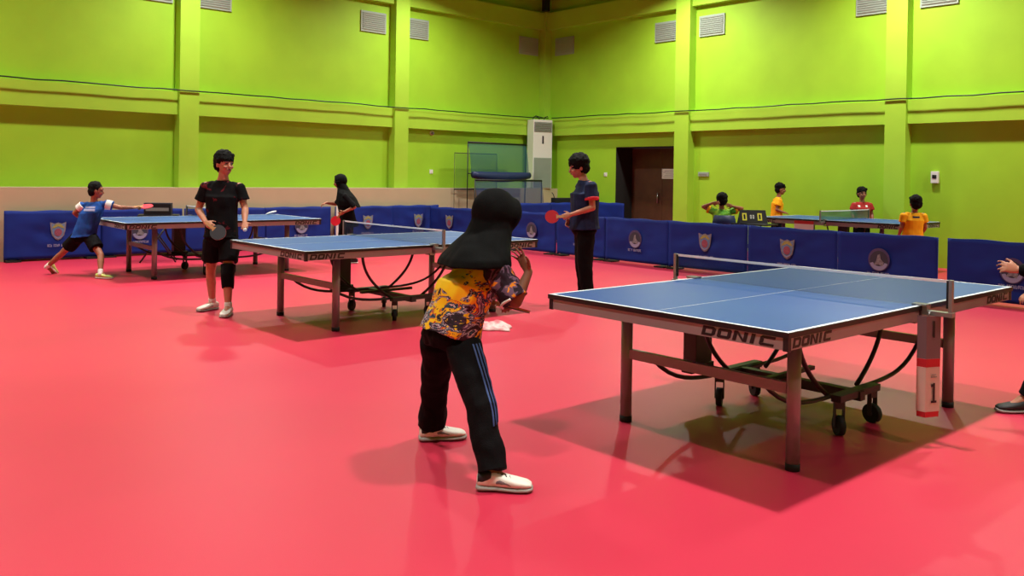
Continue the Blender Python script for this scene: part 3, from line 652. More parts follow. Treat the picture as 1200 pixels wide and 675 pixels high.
def person(label, loc, J, k, face, skin, tr=None, pose_up=None, voxel=.008, headscale=1.0, build=1.0, hands=None, finger=1.0, rot=YAW):
    """J: joints in local metres; k: body thickness factor; face: facing direction; tr: the person's right direction (local)"""
    t = thing('person', label, 'person', (loc[0], loc[1], 0), rot)
    J = {a: Vector(b) for a, b in J.items()}; f = Vector(face).normalized(); up = Vector(pose_up or (0, 0, 1)); r_ = f.cross(up).normalized(); up = r_.cross(f).normalized()
    if tr is None: tr = (J['shR'] - J['shL'])
    tr = Vector(tr).normalized(); bm = NB(); hd = J['head']; h = headscale
    sp = (J['neck'] - J['pelvis']).normalized(); fr = sp.cross(tr).normalized()        # body front axis (+-)
    # head
    ell(bm, hd + up * .018 * h - f * .008 * h, (.074 * h, .092 * h, .098 * h), r_, f, up, 20, 14)
    ell(bm, hd - up * .045 * h + f * .018 * h, (.058 * h, .066 * h, .066 * h), r_, f, up, 18, 12)
    ell(bm, hd - up * .088 * h + f * .05 * h, (.026 * h, .026 * h, .022 * h), r_, f, up)
    capsule(bm, hd + f * .082 * h + up * .008 * h, hd + f * .1 * h - up * .03 * h, .009 * h, .0145 * h)
    for s in (-1, 1):
        ell(bm, hd + r_ * s * .076 * h - f * .004 * h - up * .012 * h, (.01 * h, .019 * h, .031 * h), r_, f, up)
        ell(bm, hd + r_ * s * .034 * h + f * .07 * h - up * .03 * h, (.022 * h, .018 * h, .02 * h), r_, f, up)
        capsule(bm, hd + r_ * s * .048 * h + f * .074 * h + up * .022 * h, hd + r_ * s * .016 * h + f * .083 * h + up * .022 * h, .0085 * h)
    ell(bm, hd + f * .079 * h - up * .058 * h, (.024 * h, .014 * h, .012 * h), r_, f, up)
    capsule(bm, hd - up * .05 * h - f * .012 * h, J['neck'], .052 * k, .056 * k)
    # torso
    c = J['chest']; pv = J['pelvis']; nk = J['neck']; mid = (J['shR'] + J['shL']) / 2
    sw = (J['shR'] - J['shL']).length / 2
    rs = [rng(nk - sp * .0, tr, fr, .05 * k, .048 * k), rng(mid + (nk - mid) * .35, tr, fr, sw * .42, .06 * k), rng(mid - sp * .06 * k, tr, fr, sw * .82, .088 * k), rng(c, tr, fr, .155 * k * build, .112 * k * build), rng(c.lerp(pv, .5), tr, fr, .135 * k * build, .1 * k * build), rng(pv, tr, fr, .155 * k * build, .112 * k * build), rng(pv - sp * .09 * k, tr, fr, .12 * k, .1 * k)]
    loft(bm, rs)
    for s in 'RL':
        sh, el_, wr = J['sh' + s], J['el' + s], J['wr' + s]
        capsule(bm, mid.lerp(sh, .6) - sp * .02, sh - sp * .012, .044 * k, .046 * k)
        capsule(bm, sh, el_, .05 * k, .038 * k); capsule(bm, el_, el_.lerp(wr, .3), .039 * k, .04 * k); capsule(bm, el_.lerp(wr, .3), wr, .04 * k, .025 * k)
        hp, kn, an, to = J['hip' + s], J['kn' + s], J['an' + s], J['to' + s]
        capsule(bm, hp, kn, .08 * k, .052 * k); capsule(bm, kn, kn.lerp(an, .35), .052 * k, .054 * k); capsule(bm, kn.lerp(an, .35), an, .054 * k, .033 * k)
        capsule(bm, an, Vector((an.x, an.y, max(.05, an.z - .04))) + (to - an) * .5, .036 * k, .03 * k)
        hh = (hands or {}).get(s, {})
        hand(bm, wr, J['hd' + s] if 'hd' + s in J else wr + (wr - el_), Vector(hh.get('n', tuple(-up))), hh.get('k', k * 1.0), hh.get('curl', .4), hh.get('side', 1 if s == 'R' else -1), hh.get('spread', .12), finger)
    remesh(bm, 'body', skin, t, voxel, 2)
    t_ = dict(t=t, J=J, k=k, f=f, up=up, r=r_, tr=tr, fr=fr, sp=sp, h=h, hd=hd, vox=voxel, sw=sw, mid=mid, build=build)
    return t_
def face_marks(P):
    for s in (-1, 1):
        bm = NB(); ell(bm, P['hd'] + P['r'] * s * .031 * P['h'] + P['f'] * .083 * P['h'] + P['up'] * .004 * P['h'], (.0125 * P['h'], .006 * P['h'], .0055 * P['h']), P['r'], P['f'], P['up']); obj('eye', bm, 'eye', P['t'], smooth=True)
        bm = NB(); capsule(bm, P['hd'] + P['r'] * s * .05 * P['h'] + P['f'] * .079 * P['h'] + P['up'] * .026 * P['h'], P['hd'] + P['r'] * s * .016 * P['h'] + P['f'] * .091 * P['h'] + P['up'] * .028 * P['h'], .0042 * P['h']); obj('eyebrow', bm, 'hair', P['t'], smooth=True)
    bm = NB(); ell(bm, P['hd'] + P['f'] * .09 * P['h'] - P['up'] * .056 * P['h'], (.022 * P['h'], .007 * P['h'], .007 * P['h']), P['r'], P['f'], P['up']); obj('mouth', bm, 'lip', P['t'], smooth=True)
def hair(P, long=0.0, fringe=True, puff=1.0):
    bm = NB(); hd, f, up, r_, h = P['hd'], P['f'], P['up'], P['r'], P['h']
    ell(bm, hd + up * .048 * h - f * .022 * h, (.086 * h * puff, .094 * h * puff, .086 * h * puff), r_, f, up, 20, 14)
    ell(bm, hd - up * .005 * h - f * .048 * h, (.08 * h * puff, .062 * h * puff, .09 * h), r_, f, up, 20, 14)
    for s in (-1, 1): ell(bm, hd + r_ * s * .066 * h + up * .03 * h - f * .01 * h, (.018 * h, .045 * h, .045 * h), r_, f, up)
    if fringe:
        for i in range(7):
            x = (i - 3) / 3; p = hd + r_ * x * .062 * h + f * (.06 - .02 * x * x) * h + up * .085 * h; q = hd + r_ * (x * .064 + .008) * h + f * (.088 - .028 * x * x) * h + up * (.05 - .012 * (i % 2)) * h
            capsule(bm, p, q, .022 * h, .009 * h, 8)
    remesh(bm, 'hair', 'hair', P['t'], P['vox'] * .8, 1, .009 * h, 26, (1, 1, 1))
def torso_cloth(P, name, m, hem=.06, flare=1.12, sleeves=.6, sleeve_r=(.066, .075), disp=.008, pad=.014, neck=.062, hem_pt=None, seed=1, dsc=8, extra=None, sm=None, belly=1.0):
    k = P['k']; J = P['J']; tr, fr, sp = P['tr'], P['fr'], P['sp']; sw = P['sw']; mid = P['mid']; bu = P['build']; bm = NB(); c, pv, nk = J['chest'], J['pelvis'], J['neck']
    he = pv - sp * hem
    rs = [rng(nk.lerp(mid, .45), tr, fr, neck * 1.05 * k, .066 * k), rng(nk.lerp(mid, .68), tr, fr, sw * .6, .08 * k), rng(mid - sp * .014, tr, fr, sw * .93, .094 * k), rng(mid - sp * .085 * k, tr, fr, sw * 1.0 + pad * .3, .112 * k + pad), rng(c, tr, fr, .165 * k * bu + pad, .122 * k * bu + pad), rng(c.lerp(pv, .5), tr, fr, .155 * k * bu * belly + pad, .118 * k * bu * belly + pad), rng(pv, tr, fr, .17 * k * bu + pad, .13 * k * bu + pad), rng(he, tr, fr, (.17 * k * bu + pad) * flare, (.13 * k * bu + pad) * flare)]
    if extra: extra(bm, rs)
    loft(bm, rs)
    if sm is None: add_sleeves(P, bm, sleeves, sleeve_r)
    o = remesh(bm, name, m, P['t'], P['vox'], 1, disp, dsc, (1, 1, .7), seed)
    if sm is not None:
        for s in 'RL':
            b2 = NB(); add_sleeves(P, b2, sleeves, sleeve_r, s); remesh(b2, 'sleeve', sm, o, P['vox'], 1, disp * .8, dsc * 1.6, (1, 1, 1), seed + 3)
    return o
def add_sleeves(P, bm, fr_, rr, only='RL'):
    for s in only:
        J = P['J']; a, b = J['sh' + s], J['el' + s]; k = P['k']; e = a.lerp(b, fr_); st = P['mid'].lerp(a, .62)
        capsule(bm, st, a - P['sp'] * .012, .057 * k, .058 * k); X, Y, Dv = frame_of(e - a)
        loft(bm, [rng(a - Dv * .03 * k, X, Y, .05 * k, .05 * k, 16, 1), rng(a, X, Y, rr[0] * k, rr[0] * k, 16, 1), rng(e, X, Y, rr[1] * k, rr[1] * k * .95, 16, 1)])
def cuffs(P, m, at=.6, r=.078, w=.02):
    for s in 'RL':
        J = P['J']; a, b = J['sh' + s], J['el' + s]; e = a.lerp(b, at); X, Y, Dv = frame_of(b - a); k = P['k']; bm = NB()
        loft(bm, [rng(e - Dv * w, X, Y, r * k, r * k, 18, 1), rng(e + Dv * w * .6, X, Y, r * k * 1.03, r * k * 1.0, 18, 1)]); remesh(bm, 'sleeve_cuff', m, P['t'], .006, 1)
def leg_cloth(P, name, m, upto='knee', r=(.098, .08, .07), disp=.01, seed=2, top=.03, an_r=.075, dsc=9, frac=.75):
    k = P['k']; J = P['J']; tr, fr, sp = P['tr'], P['fr'], P['sp']; bm = NB(); pv = J['pelvis']; bu = P['build']
    loft(bm, [rng(pv + sp * top, tr, fr, .16 * k * bu, .122 * k * bu), rng(pv, tr, fr, .172 * k * bu, .132 * k * bu), rng(pv - sp * .07 * k, tr, fr, .168 * k * bu, .13 * k * bu), rng(pv - sp * .13 * k, tr, fr, .12 * k * bu, .105 * k)])
    for s in 'RL':
        hp, kn, an = J['hip' + s], J['kn' + s], J['an' + s]
        if upto == 'knee':
            e = hp.lerp(kn, frac); X, Y, Dv = frame_of(e - hp); loft(bm, [rng(hp - Dv * .05 * k, X, Y, .085 * k, .085 * k, 18, 1), rng(hp, X, Y, r[0] * k, r[0] * k, 18, 1), rng(e, X, Y, r[1] * k, r[1] * k, 18, 1)])
        else:
            X, Y, Dv = frame_of(kn - hp, fr); X2, Y2, D2 = frame_of(an - kn, fr); Xm, Ym, _ = frame_of(an - hp, fr); e = an + D2 * .0
            loft(bm, [rng(hp - Dv * .05 * k, X, Y, .08 * k, .08 * k, 18, 1), rng(hp, X, Y, r[0] * k, r[0] * k, 18, 1), rng(hp.lerp(kn, .5), X, Y, (r[0] + r[1]) * .5 * k, (r[0] + r[1]) * .5 * k, 18, 1), rng(kn, Xm, Ym, r[1] * k, r[1] * k, 18, 1), rng(kn.lerp(an, .5), X2, Y2, r[2] * k, r[2] * k * 1.03, 18, 1), rng(e, X2, Y2, an_r * k, an_r * k * 1.05, 18, 1)])
    return remesh(bm, name, m, P['t'], P['vox'], 1, disp, dsc, (1, 1, .8), seed)
def shoes(P, upper='shoe_white', sole='sole_grey', L=.26, accent=None, z=None):
    for s in 'RL':
        J = P['J']; an, to = J['an' + s], J['to' + s]; d = Vector((to.x - an.x, to.y - an.y, 0)).normalized(); q = Vector((-d.y, d.x, 0)); hz = Vector((0, 0, 1))
        tilt = 0 if z is None else z.get(s, 0)
        Rt = Matrix.Rotation(tilt, 3, q)                         # heel lift
        base = Vector((an.x, an.y, 0)) - d * .07 * L / .26
        if tilt: base = Vector((to.x, to.y, 0)) - d * L
        l = L; W = .047 * l / .26
        def T(x, w_, z_):                                   # along, half width, height
            v = d * (x * l) + hz * z_
            if tilt:
                v = v - d * l * .8; v = Rt @ v; v = v + d * l * .8
            return base + v
        def sec(x, w_, z0, z1):
            c = T(x, 0, (z0 + z1) / 2); up = (Rt @ hz) if tilt else hz
            return rng(c, q, up, w_, (z1 - z0) / 2, 16, .75)
        bm = NB(); Hh = l / .26
        loft(bm, [sec(.0, W * .55, .03 * Hh, .07 * Hh), sec(.03, W * .8, .02 * Hh, .085 * Hh), sec(.16, W * .86, .02 * Hh, .095 * Hh), sec(.32, W * .88, .02 * Hh, .095 * Hh), sec(.5, W * .98, .02 * Hh, .075 * Hh), sec(.72, W * 1.08, .02 * Hh, .06 * Hh), sec(.9, W * .95, .02 * Hh, .05 * Hh), sec(.985, W * .6, .022 * Hh, .04 * Hh)])
        sh = remesh(bm, 'shoe', upper, P['t'], .005, 2)
        bm = NB(); loft(bm, [sec(-.015, W * .6, .004, .03 * Hh), sec(.05, W * .92, .002, .03 * Hh), sec(.35, W * .86, .004, .026 * Hh), sec(.7, W * 1.14, .002, .024 * Hh), sec(.93, W * 1.0, .002, .026 * Hh), sec(1.01, W * .55, .006, .028 * Hh)])
        remesh(bm, 'sole', sole, sh, .005, 1)
        bm = NB()
        for i in range(4):
            x = .36 + i * .075; c = T(x, 0, (.086 - i * .0075) * Hh)
            tube(bm, [c - q * W * .5 + d * .006, c + hz * .004, c + q * W * .5 - d * .006], .0028, 6)
        obj('laces', bm, 'white_cloth' if upper != 'shoe_white' else 'shoe_black', sh)
        if upper == 'shoe_white':
            bm = NB(); loft(bm, [sec(.34, W * .91, .03 * Hh, .07 * Hh), sec(.42, W * .96, .03 * Hh, .074 * Hh), sec(.56, W * 1.03, .03 * Hh, .058 * Hh), sec(.64, W * 1.06, .03 * Hh, .045 * Hh)]); remesh(bm, 'side_panel', 'print_grey', sh, .005, 1)
        if accent:
            bm = NB(); loft(bm, [sec(.02, W * .82, .034 * Hh, .088 * Hh), sec(.1, W * .9, .034 * Hh, .093 * Hh), sec(.2, W * .91, .04 * Hh, .099 * Hh), sec(.27, W * .9, .055 * Hh, .099 * Hh)]); remesh(bm, 'heel_patch', accent, sh, .005, 1)
def socks(P, m, r=.04, hgt=.09):
    for s in 'RL':
        an, kn = P['J']['an' + s], P['J']['kn' + s]; d = (kn - an).normalized(); bm = NB(); capsule(bm, an - d * .02, an + d * hgt, r * P['k'] * 1.1, r * P['k'] * 1.15); remesh(bm, 'sock', m, P['t'], .006, 1)
def frame_mat(x, y, z=None, loc=None):
    x = Vector(x).normalized(); y = Vector(y); y = (y - x * y.dot(x)).normalized(); z = x.cross(y)
    return Matrix((x, y, z)).transposed()
RY = Matrix.Rotation(YAW, 3, 'Z')
def world(P, v): return P['t'].location + RY @ Vector(v)
def held(P, label, gp, hdir, nrm, front, back='racket_black'):        # racket: handle centre at gp; hdir = from blade towards handle end
    R = RY @ frame_mat(hdir, nrm); g = world(P, gp) - (RY @ Vector(hdir).normalized()) * .045
    return racket(label, g, R, front, back)

# --- girl in the foreground, seen from behind, leaning forward
J = dict(head=(0.150, 0.029, 1.238),neck=(0.10, 0.015, 1.105),chest=(0.01, 0.0, 0.88),pelvis=(-0.065, 0.0, 0.665),shR=(0.155, -0.105, .985),shL=(0.02, 0.13, 1.0),elR=(0.258, -0.165, 0.835),wrR=(0.318, -0.133, 0.975),hdR=(0.255, -0.102, 1.09),elL=(0.15, 0.26, 0.84),wrL=(0.19, 0.06, 0.81),hdL=(0.215, -0.01, 0.80),hipR=(0.005, -0.08, 0.60),knR=(0.105, -0.245, 0.345),anR=(0.160, -0.35, 0.085),toR=(0.325, -0.36, 0.045),hipL=(-0.13, 0.07, 0.60),knL=(-0.155, 0.25, 0.33),anL=(-0.18, 0.37, 0.085),toL=(-0.06, 0.40, 0.06))
P = person('girl in a black headscarf and yellow patterned shirt standing bent forward in the foreground', (2.69, 3.32), J, .80, (.85, .35, -.35), 'skin_a', tr=(.55, -.83, 0), voxel=.005, headscale=.97, build=1.12, hands=dict(R=dict(n=(-.75, -.55, -.1), curl=.22, k=.86, spread=.3, side=1), L=dict(n=(0, 0, -1), curl=1.1, k=.84)))
t = P['t']
face_marks(P)
torso_cloth(P, 'shirt', 'jersey', hem=.03, flare=.98, sleeves=.96, sleeve_r=(.082, .09), disp=.014, pad=.024, seed=4, dsc=9, sm='jersey_sleeve')
tr_ = leg_cloth(P, 'trousers', 'black_cloth', 'ankle', r=(.112, .094, .086), an_r=.086, disp=.013, seed=6, top=.03)
# white sleeve edge
J_ = P['J']; X_, Y_, D_ = frame_of(J_['elR'] - J_['shR']); bm = NB(); e = J_['shR'].lerp(J_['elR'], .97)
# headscarf
bm = NB(); H_ = P['hd']; up = P['up']; f = P['f']; r_ = P['r']; hs = .97
ell(bm, H_ + up * .014 - f * .012, (.104, .122, .12), r_, f, up, 24, 16)
ell(bm, H_ + f * .06 + up * .022, (.086, .068, .098), r_, f, up, 20, 12)
tr2, fr2, sp2 = P['tr'], P['fr'], P['sp']; nk = J_['neck']; md = P['mid']
cape = [rng(V(.135, .03, 1.27), V(0, 1, 0), V(1, 0, .2).normalized(), .088, .098), rng(V(.118, .02, 1.165), V(0, 1, 0), V(1, 0, .1).normalized(), .105, .118), rng(V(.08, .01, 1.09), V(-.25, 1, 0).normalized(), V(1, .25, 0).normalized(), .175, .148), rng(V(.055, .0, 1.03), V(-.3, 1, 0).normalized(), V(1, .3, 0).normalized(), .225, .17), rng(V(.05, .0, .992), V(-.3, 1, 0).normalized(), V(1, .3, 0).normalized(), .232, .18)]
loft(bm, cape)
o = remesh(bm, 'headscarf', 'black_scarf', t, .005, 14, .009, 9, (1, 1, .5), 3)
# cut the face opening out of the scarf: a warm face patch is the body's own face, so push the front of the scarf back
for v in o.data.vertices:
    q = v.co - (H_ + f * .06 + up * .004); 
    if q.dot(f) > -.01:
        rr = math.hypot(q.dot(r_) / .054, q.dot(up) / .066)
        if rr < 1: v.co -= f * (.055 * min(1, (1 - rr) * 3) * (1 if q.dot(f) > 0 else .5))
# trouser stripes laid on the cloth
def lay_stripe(P, cloth, pts, outw, name, m, wid=.006, par=None):
    bmx = NB(); bmx.from_mesh(cloth.data); bv = BVHTree.FromBMesh(bmx); bmx.free(); row = []
    for p in pts:
        hit = bv.ray_cast(Vector(p) + outw * .3, -outw)
        if hit[0] is not None: row.append((hit[0], hit[1]))
    if len(row) < 3: return
    bm = NB(); vr = []
    for i, (p, n) in enumerate(row):
        d = (row[min(i+1, len(row)-1)][0] - row[max(i-1, 0)][0]).normalized(); s = d.cross(n).normalized()
        vr.append([p + s * wid / 2 + n * .0025, p - s * wid / 2 + n * .0025, p - s * wid / 2 - n * .002, p + s * wid / 2 - n * .002])
    loft(bm, vr, smooth=False); obj(name, bm, m, par or cloth)
hp, kn, an = J_['hipR'], J_['knR'], J_['anR']
outw = Vector((.30, -1, 0)).normalized(); sd = Vector((1, .30, 0)).normalized()
for i, off in enumerate((-.012, .006, .024)):
    pts = [(hp.lerp(kn, u / 30) + sd * (off + .045) + V(0, 0, .0)) for u in range(-3, 31)] + [(kn.lerp(an, u / 30) + sd * (off + .045 - .02 * u / 30)) for u in range(1, 8)]
    lay_stripe(P, tr_, pts, outw, 'blue_stripe', 'stripe', .008)
shoes(P, 'shoe_white', 'sole_grey', .255, 'shoe_black')
# silver-white flash on the sleeve edge
bm = NB(); X_, Y_, D_ = frame_of(J_['elR'] - J_['shR']); e = J_['shR'].lerp(J_['elR'], .93)
pts = [e + (Vector((math.cos(a), 0, 0)) * 0 + X_ * math.cos(a) + Y_ * math.sin(a)) * .071 + D_ * .004 * math.sin(3 * a) for a in [PI * .9 + i * .12 for i in range(14)]]
tube(bm, pts, .007, 8); obj('sleeve_trim', bm, 'white_cloth', t)
held(P, 'racket held low by the foreground girl, its edge just showing beside her elbow', (.15, .02, .80), (-.8, .45, .12), (0, .3, 1), 'racket_black', 'racket_red')

# --- man in black with the knee brace
J = dict(head=(0.028, 0.0, 1.513),neck=(0.016, 0.0, 1.395),chest=(0.008, -0.001, 1.18),pelvis=(0.01, -0.004, 0.80),shR=(-0.155, -0.0, 1.285),shL=(0.168, 0.03, 1.28),elR=(-0.235, .01, 1.045),wrR=(-0.10, -0.155, 0.925),hdR=(-0.02, -0.2, 0.885),elL=(0.235, 0.018, 1.06),wrL=(0.278, -0.13, 0.93),hdL=(0.30, -0.19, 0.88),hipR=(-0.075, -0.005, 0.735),knR=(-0.122, 0.063, 0.40),anR=(-0.145, 0.191, 0.085),toR=(-0.225, 0.06, 0.035),hipL=(0.090, -0.005, 0.735),knL=(0.115, -0.13, 0.40),anL=(0.125, -0.13, 0.085),toL=(0.135, -0.33, 0.044))
P = person('man in a black and red shirt with a knee brace holding a racket and ball', (3.65, 8.42), J, .92, (.75, -.66, -.02), 'skin_b', voxel=.0065, headscale=1.02, hands=dict(R=dict(n=(.3, .7, -.5), curl=1.0), L=dict(n=(-.2, -.5, .85), curl=.55)))
t = P['t']; face_marks(P); hair(P, puff=1.13)
torso_cloth(P, 'shirt', 'black_jersey', hem=.03, flare=1.05, sleeves=.62, sleeve_r=(.066, .075), disp=.009, seed=8, pad=.008)
leg_cloth(P, 'shorts', 'black_cloth', 'knee', r=(.108, .104, 0), frac=.62, disp=.008, seed=9, top=.05)
kn, an, hp = P['J']['knL'], P['J']['anL'], P['J']['hipL']
bm = NB(); X_, Y_, D_ = frame_of(hp - kn); loft(bm, [rng(kn.lerp(an, .42), X_, Y_, .056, .056), rng(kn.lerp(an, .25), X_, Y_, .062, .062), rng(kn, X_, Y_, .064, .064), rng(kn.lerp(hp, .2), X_, Y_, .068, .068), rng(kn.lerp(hp, .3), X_, Y_, .072, .072)])
remesh(bm, 'knee_brace', 'black_cloth', t, .006, 1)
socks(P, 'white_cloth', .038, .03); shoes(P, 'shoe_white', 'sole_grey', .25)
held(P, 'large black racket held in front of his thigh by the man with the knee brace', (-.045, -.225, .905), (-.8, .1, .6), (-.35, .85, -.1), 'racket_black', 'racket_red')
ball('white ball in the left hand of the man in the black and red shirt', world(P, (.315, -.235, .865)))

# --- boy in blue lunging, seen from behind
J = dict(head=(0.205, -0.001, 1.155),neck=(0.18, -0.002, 1.03),chest=(0.145, -0.003, 0.86),pelvis=(0.052, -0.005, 0.565),shR=(0.315, 0.028, 0.975),shL=(0.045, -0.02, 0.95),elR=(0.49, 0.08, 0.925),wrR=(0.64, 0.13, 0.925),hdR=(0.70, 0.147, 0.93),elL=(-0.075, -0.01, 0.85),wrL=(-0.06, 0.15, 0.76),hdL=(-0.04, 0.2, 0.73),hipR=(0.13, -0.006, 0.525),knR=(0.335, -0.12, 0.30),anR=(0.385, -0.229, 0.08),toR=(0.567, -0.229, 0.033),hipL=(-0.03, -0.006, 0.525),knL=(-0.27, 0.06, 0.30),anL=(-0.515, 0.15, 0.11),toL=(-0.46, 0.30, 0.02))
P = person('boy in a blue shirt and black shorts lunging to the right at the farthest table', (3.43, 12.40), J, .80, (.9, .42, -.1), 'skin_c', voxel=.0075, headscale=.93, hands=dict(R=dict(n=(0, .3, -1), curl=1.0, k=.85), L=dict(n=(0, 0, -1), k=.8)))
t = P['t']; face_marks(P); hair(P, fringe=False)
sh = torso_cloth(P, 'shirt', 'blue_shirt', hem=.03, flare=1.08, sleeves=.5, sleeve_r=(.07, .078), disp=.009, pad=.018, seed=12)
cuffs(P, 'white_cloth', .3, .08, .05)
leg_cloth(P, 'shorts', 'black_cloth', 'knee', r=(.115, .112, 0), frac=.62, disp=.008, seed=13, top=.05)
bm = NB()
def back_print(P, cloth, u, zc, w, h, m, name, outw=V(0, -1, 0)):
    bmx = NB(); bmx.from_mesh(cloth.data); bv = BVHTree.FromBMesh(bmx); bmx.free(); bm = NB(); n, mm = 8, 4; g = []
    for j in range(mm + 1):
        row = []
        for i in range(n + 1):
            side = outw.cross(V(0, 0, 1)) * -1
            p = V(u, 0, zc) + side * (w * (i / n - .5)) + V(0, 0, h * (j / mm - .5)); hit = bv.ray_cast(p + outw * .6, -outw)
            row.append(bm.verts.new((hit[0] if hit[0] is not None else p) + outw * .004))
        g.append(row)
    for j in range(mm):
        for i in range(n): bm.faces.new((g[j][i], g[j][i+1], g[j+1][i+1], g[j+1][i]))
    r = bmesh.ops.extrude_face_region(bm, geom=bm.faces[:])
    for v in [e for e in r['geom'] if isinstance(e, bmesh.types.BMVert)]: v.co -= outw * .003
    obj(name, bm, m, cloth)
back_print(P, sh, .165, .93, .13, .022, 'print_white', 'back_print'); back_print(P, sh, .16, .895, .15, .03, 'print_white', 'back_print')
socks(P, 'white_cloth', .038, .03); shoes(P, 'shoe_lime', 'white_cloth', .22, z=dict(L=.75))
held(P, 'red racket in the outstretched hand of the boy in blue', (.70, .147, .935), (-.95, -.1, -.05), (.05, -.35, .9), 'racket_pink', 'racket_pink')

# --- man in navy
J = dict(head=(-0.095, 0.002, 1.55),neck=(-0.045, 0.0, 1.445),chest=(-0.018, -0.001, 1.25),pelvis=(-0.015, -0.004, 0.88),shR=(-0.05, 0.155, 1.345),shL=(0.035, -0.16, 1.345),elR=(0.03, 0.2, 1.06),wrR=(-0.17, 0.04, 0.955),hdR=(-0.215, 0.02, 0.885),elL=(0.058, -0.2, 1.09),wrL=(-0.18, -0.195, 1.01),hdL=(-0.26, -0.19, 0.985),hipR=(-0.015, 0.086, 0.82),knR=(-0.02, 0.09, 0.45),anR=(0.015, 0.10, 0.085),toR=(-0.14, 0.09, 0.03),hipL=(0.0, -0.086, 0.82),knL=(-0.01, -0.095, 0.45),anL=(0.035, -0.11, 0.085),toL=(-0.13, -0.12, 0.03))
P = person('man in a navy shirt with red cuffs and black trousers holding a red racket', (7.24, 6.74), J, .93, (-.93, -.25, -.22), 'skin_b', voxel=.0065, headscale=1.09, build=1.15, hands=dict(R=dict(n=(.6, -.3, .3), curl=.8), L=dict(n=(.1, .9, -.2), curl=1.1)))
t = P['t']; face_marks(P); hair(P, puff=1.22)
torso_cloth(P, 'shirt', 'navy', hem=.04, flare=1.04, sleeves=.62, sleeve_r=(.076, .088), disp=.008, seed=16, pad=.024)
cuffs(P, 'red_cloth', .62, .09, .02)
leg_cloth(P, 'trousers', 'black_cloth', 'ankle', r=(.118, .096, .08), an_r=.074, disp=.01, seed=17, top=.04)
shoes(P, 'shoe_black', 'sole_grey', .25)
held(P, 'red racket held out at waist height by the man in navy', (-.275, -.19, .985), (1, .05, .02), (-.1, 1, -.35), 'racket_red')
tz = P

# --- far girl in black
J = dict(head=(-0.125, 0.0, 1.30),neck=(-0.07, -0.001, 1.175),chest=(-0.036, -0.002, 1.0),pelvis=(0.01, -0.005, 0.70),shR=(-0.07, 0.128, 1.075),shL=(-.02, -0.132, 1.075),elR=(-0.20, 0.12, 0.935),wrR=(-0.345, 0.02, 0.955),hdR=(-0.40, -0.003, 0.925),elL=(0.15, -0.153, 0.90),wrL=(-0.0, -0.204, 0.825),hdL=(-0.07, -0.21, 0.79),hipR=(-0.02, 0.075, 0.65),knR=(-0.10, 0.105, 0.36),anR=(-0.10, 0.135, 0.085),toR=(-0.25, 0.11, 0.02),hipL=(0.03, -0.08, 0.65),knL=(0.06, -0.11, 0.36),anL=(0.15, -0.129, 0.085),toL=(0.0, -0.15, 0.02))
P = person('girl in a black headscarf and black clothes standing at the farthest table', (7.29, 12.01), J, .80, (-.95, -.1, -.25), 'skin_c', voxel=.0075, headscale=.93, hands=dict(R=dict(n=(0, 0, -1), curl=.9, k=.85), L=dict(n=(0, .8, .3), curl=1.0, k=.85)))
t = P['t']; face_marks(P)
torso_cloth(P, 'tunic', 'black_cloth', hem=.14, flare=1.2, sleeves=.98, sleeve_r=(.07, .066), disp=.009, seed=20, pad=.03)
leg_cloth(P, 'trousers', 'black_cloth', 'ankle', r=(.11, .09, .08), an_r=.075, disp=.01, seed=21, top=.0)
bm = NB(); H_ = P['hd']; up = P['up']; f = P['f']; r_ = P['r']
ell(bm, H_ + up * .014 - f * .026, (.092, .1, .108), r_, f, up, 20, 14)
for i in range(16):
    a = 2 * PI * i / 16; p = H_ + r_ * .074 * math.cos(a) + up * (.092 * math.sin(a)) + f * .04; capsule(bm, p, p - f * .05, .017, .02, 8)
md = P['mid']; nk = P['J']['neck']
loft(bm, [rng(H_ - V(-.04, 0, .03), V(0, 1, 0), V(1, 0, -.2).normalized(), .078, .07), rng(nk + V(.02, 0, .0), V(0, 1, 0), V(1, 0, -.3).normalized(), .095, .105), rng(md + V(.035, 0, .02), V(0, 1, 0), V(1, 0, -.3).normalized(), .165, .15), rng(md + V(.055, 0, -.09), V(0, 1, 0), V(1, 0, -.2).normalized(), .19, .18), rng(md + V(.075, 0, -.17), V(0, 1, 0), V(1, 0, -.1).normalized(), .185, .19)])
remesh(bm, 'headscarf', 'black_scarf', t, .0065, 2, .008, 9, (1, 1, .5), 5)
shoes(P, 'shoe_black', 'white_cloth', .23)
held(P, 'red racket held at the hip by the far girl in black', (-.07, -.215, .78), (.45, .0, .7), (-.3, .95, -.2), 'racket_pink')

# --- player cut by the right edge of the frame
J = dict(head=(0.05, -0.001, 1.254),neck=(0.075, -0.002, 1.13),chest=(0.09, -0.003, 0.97),pelvis=(0.2, -0.006, 0.66),shR=(0.08, 0.157, 1.062),shL=(0.02, -0.143, 1.066),elR=(0.037, 0.215, 0.81),wrR=(-0.03, 0.16, 0.74),hdR=(-0.08, 0.16, 0.72),elL=(-0.16, -0.204, 0.90),wrL=(-0.305, -0.104, 0.905),hdL=(-0.372, -0.09, 0.92),hipR=(0.22, 0.094, 0.61),knR=(0.19, 0.241, 0.34),anR=(0.338, 0.289, 0.085),toR=(0.146, 0.289, 0.03),hipL=(0.16, -0.1, 0.61),knL=(-0.06, -0.09, 0.38),anL=(-0.19, -0.02, 0.10),toL=(-0.365, -0.01, 0.057))
P = person('player in dark clothes at the right edge, an outstretched hand and shoe in view', (6.17, 1.70), J, .84, (-.95, .1, -.15), 'skin_b', voxel=.0065, headscale=.93, hands=dict(L=dict(n=(0, .8, -.3), curl=.7, k=.9, spread=.35), R=dict(n=(0, 0, -1), k=.9)))
t = P['t']; hair(P); face_marks(P)
torso_cloth(P, 'shirt', 'black_cloth', hem=.04, flare=1.05, sleeves=.98, sleeve_r=(.066, .06), disp=.009, seed=24)
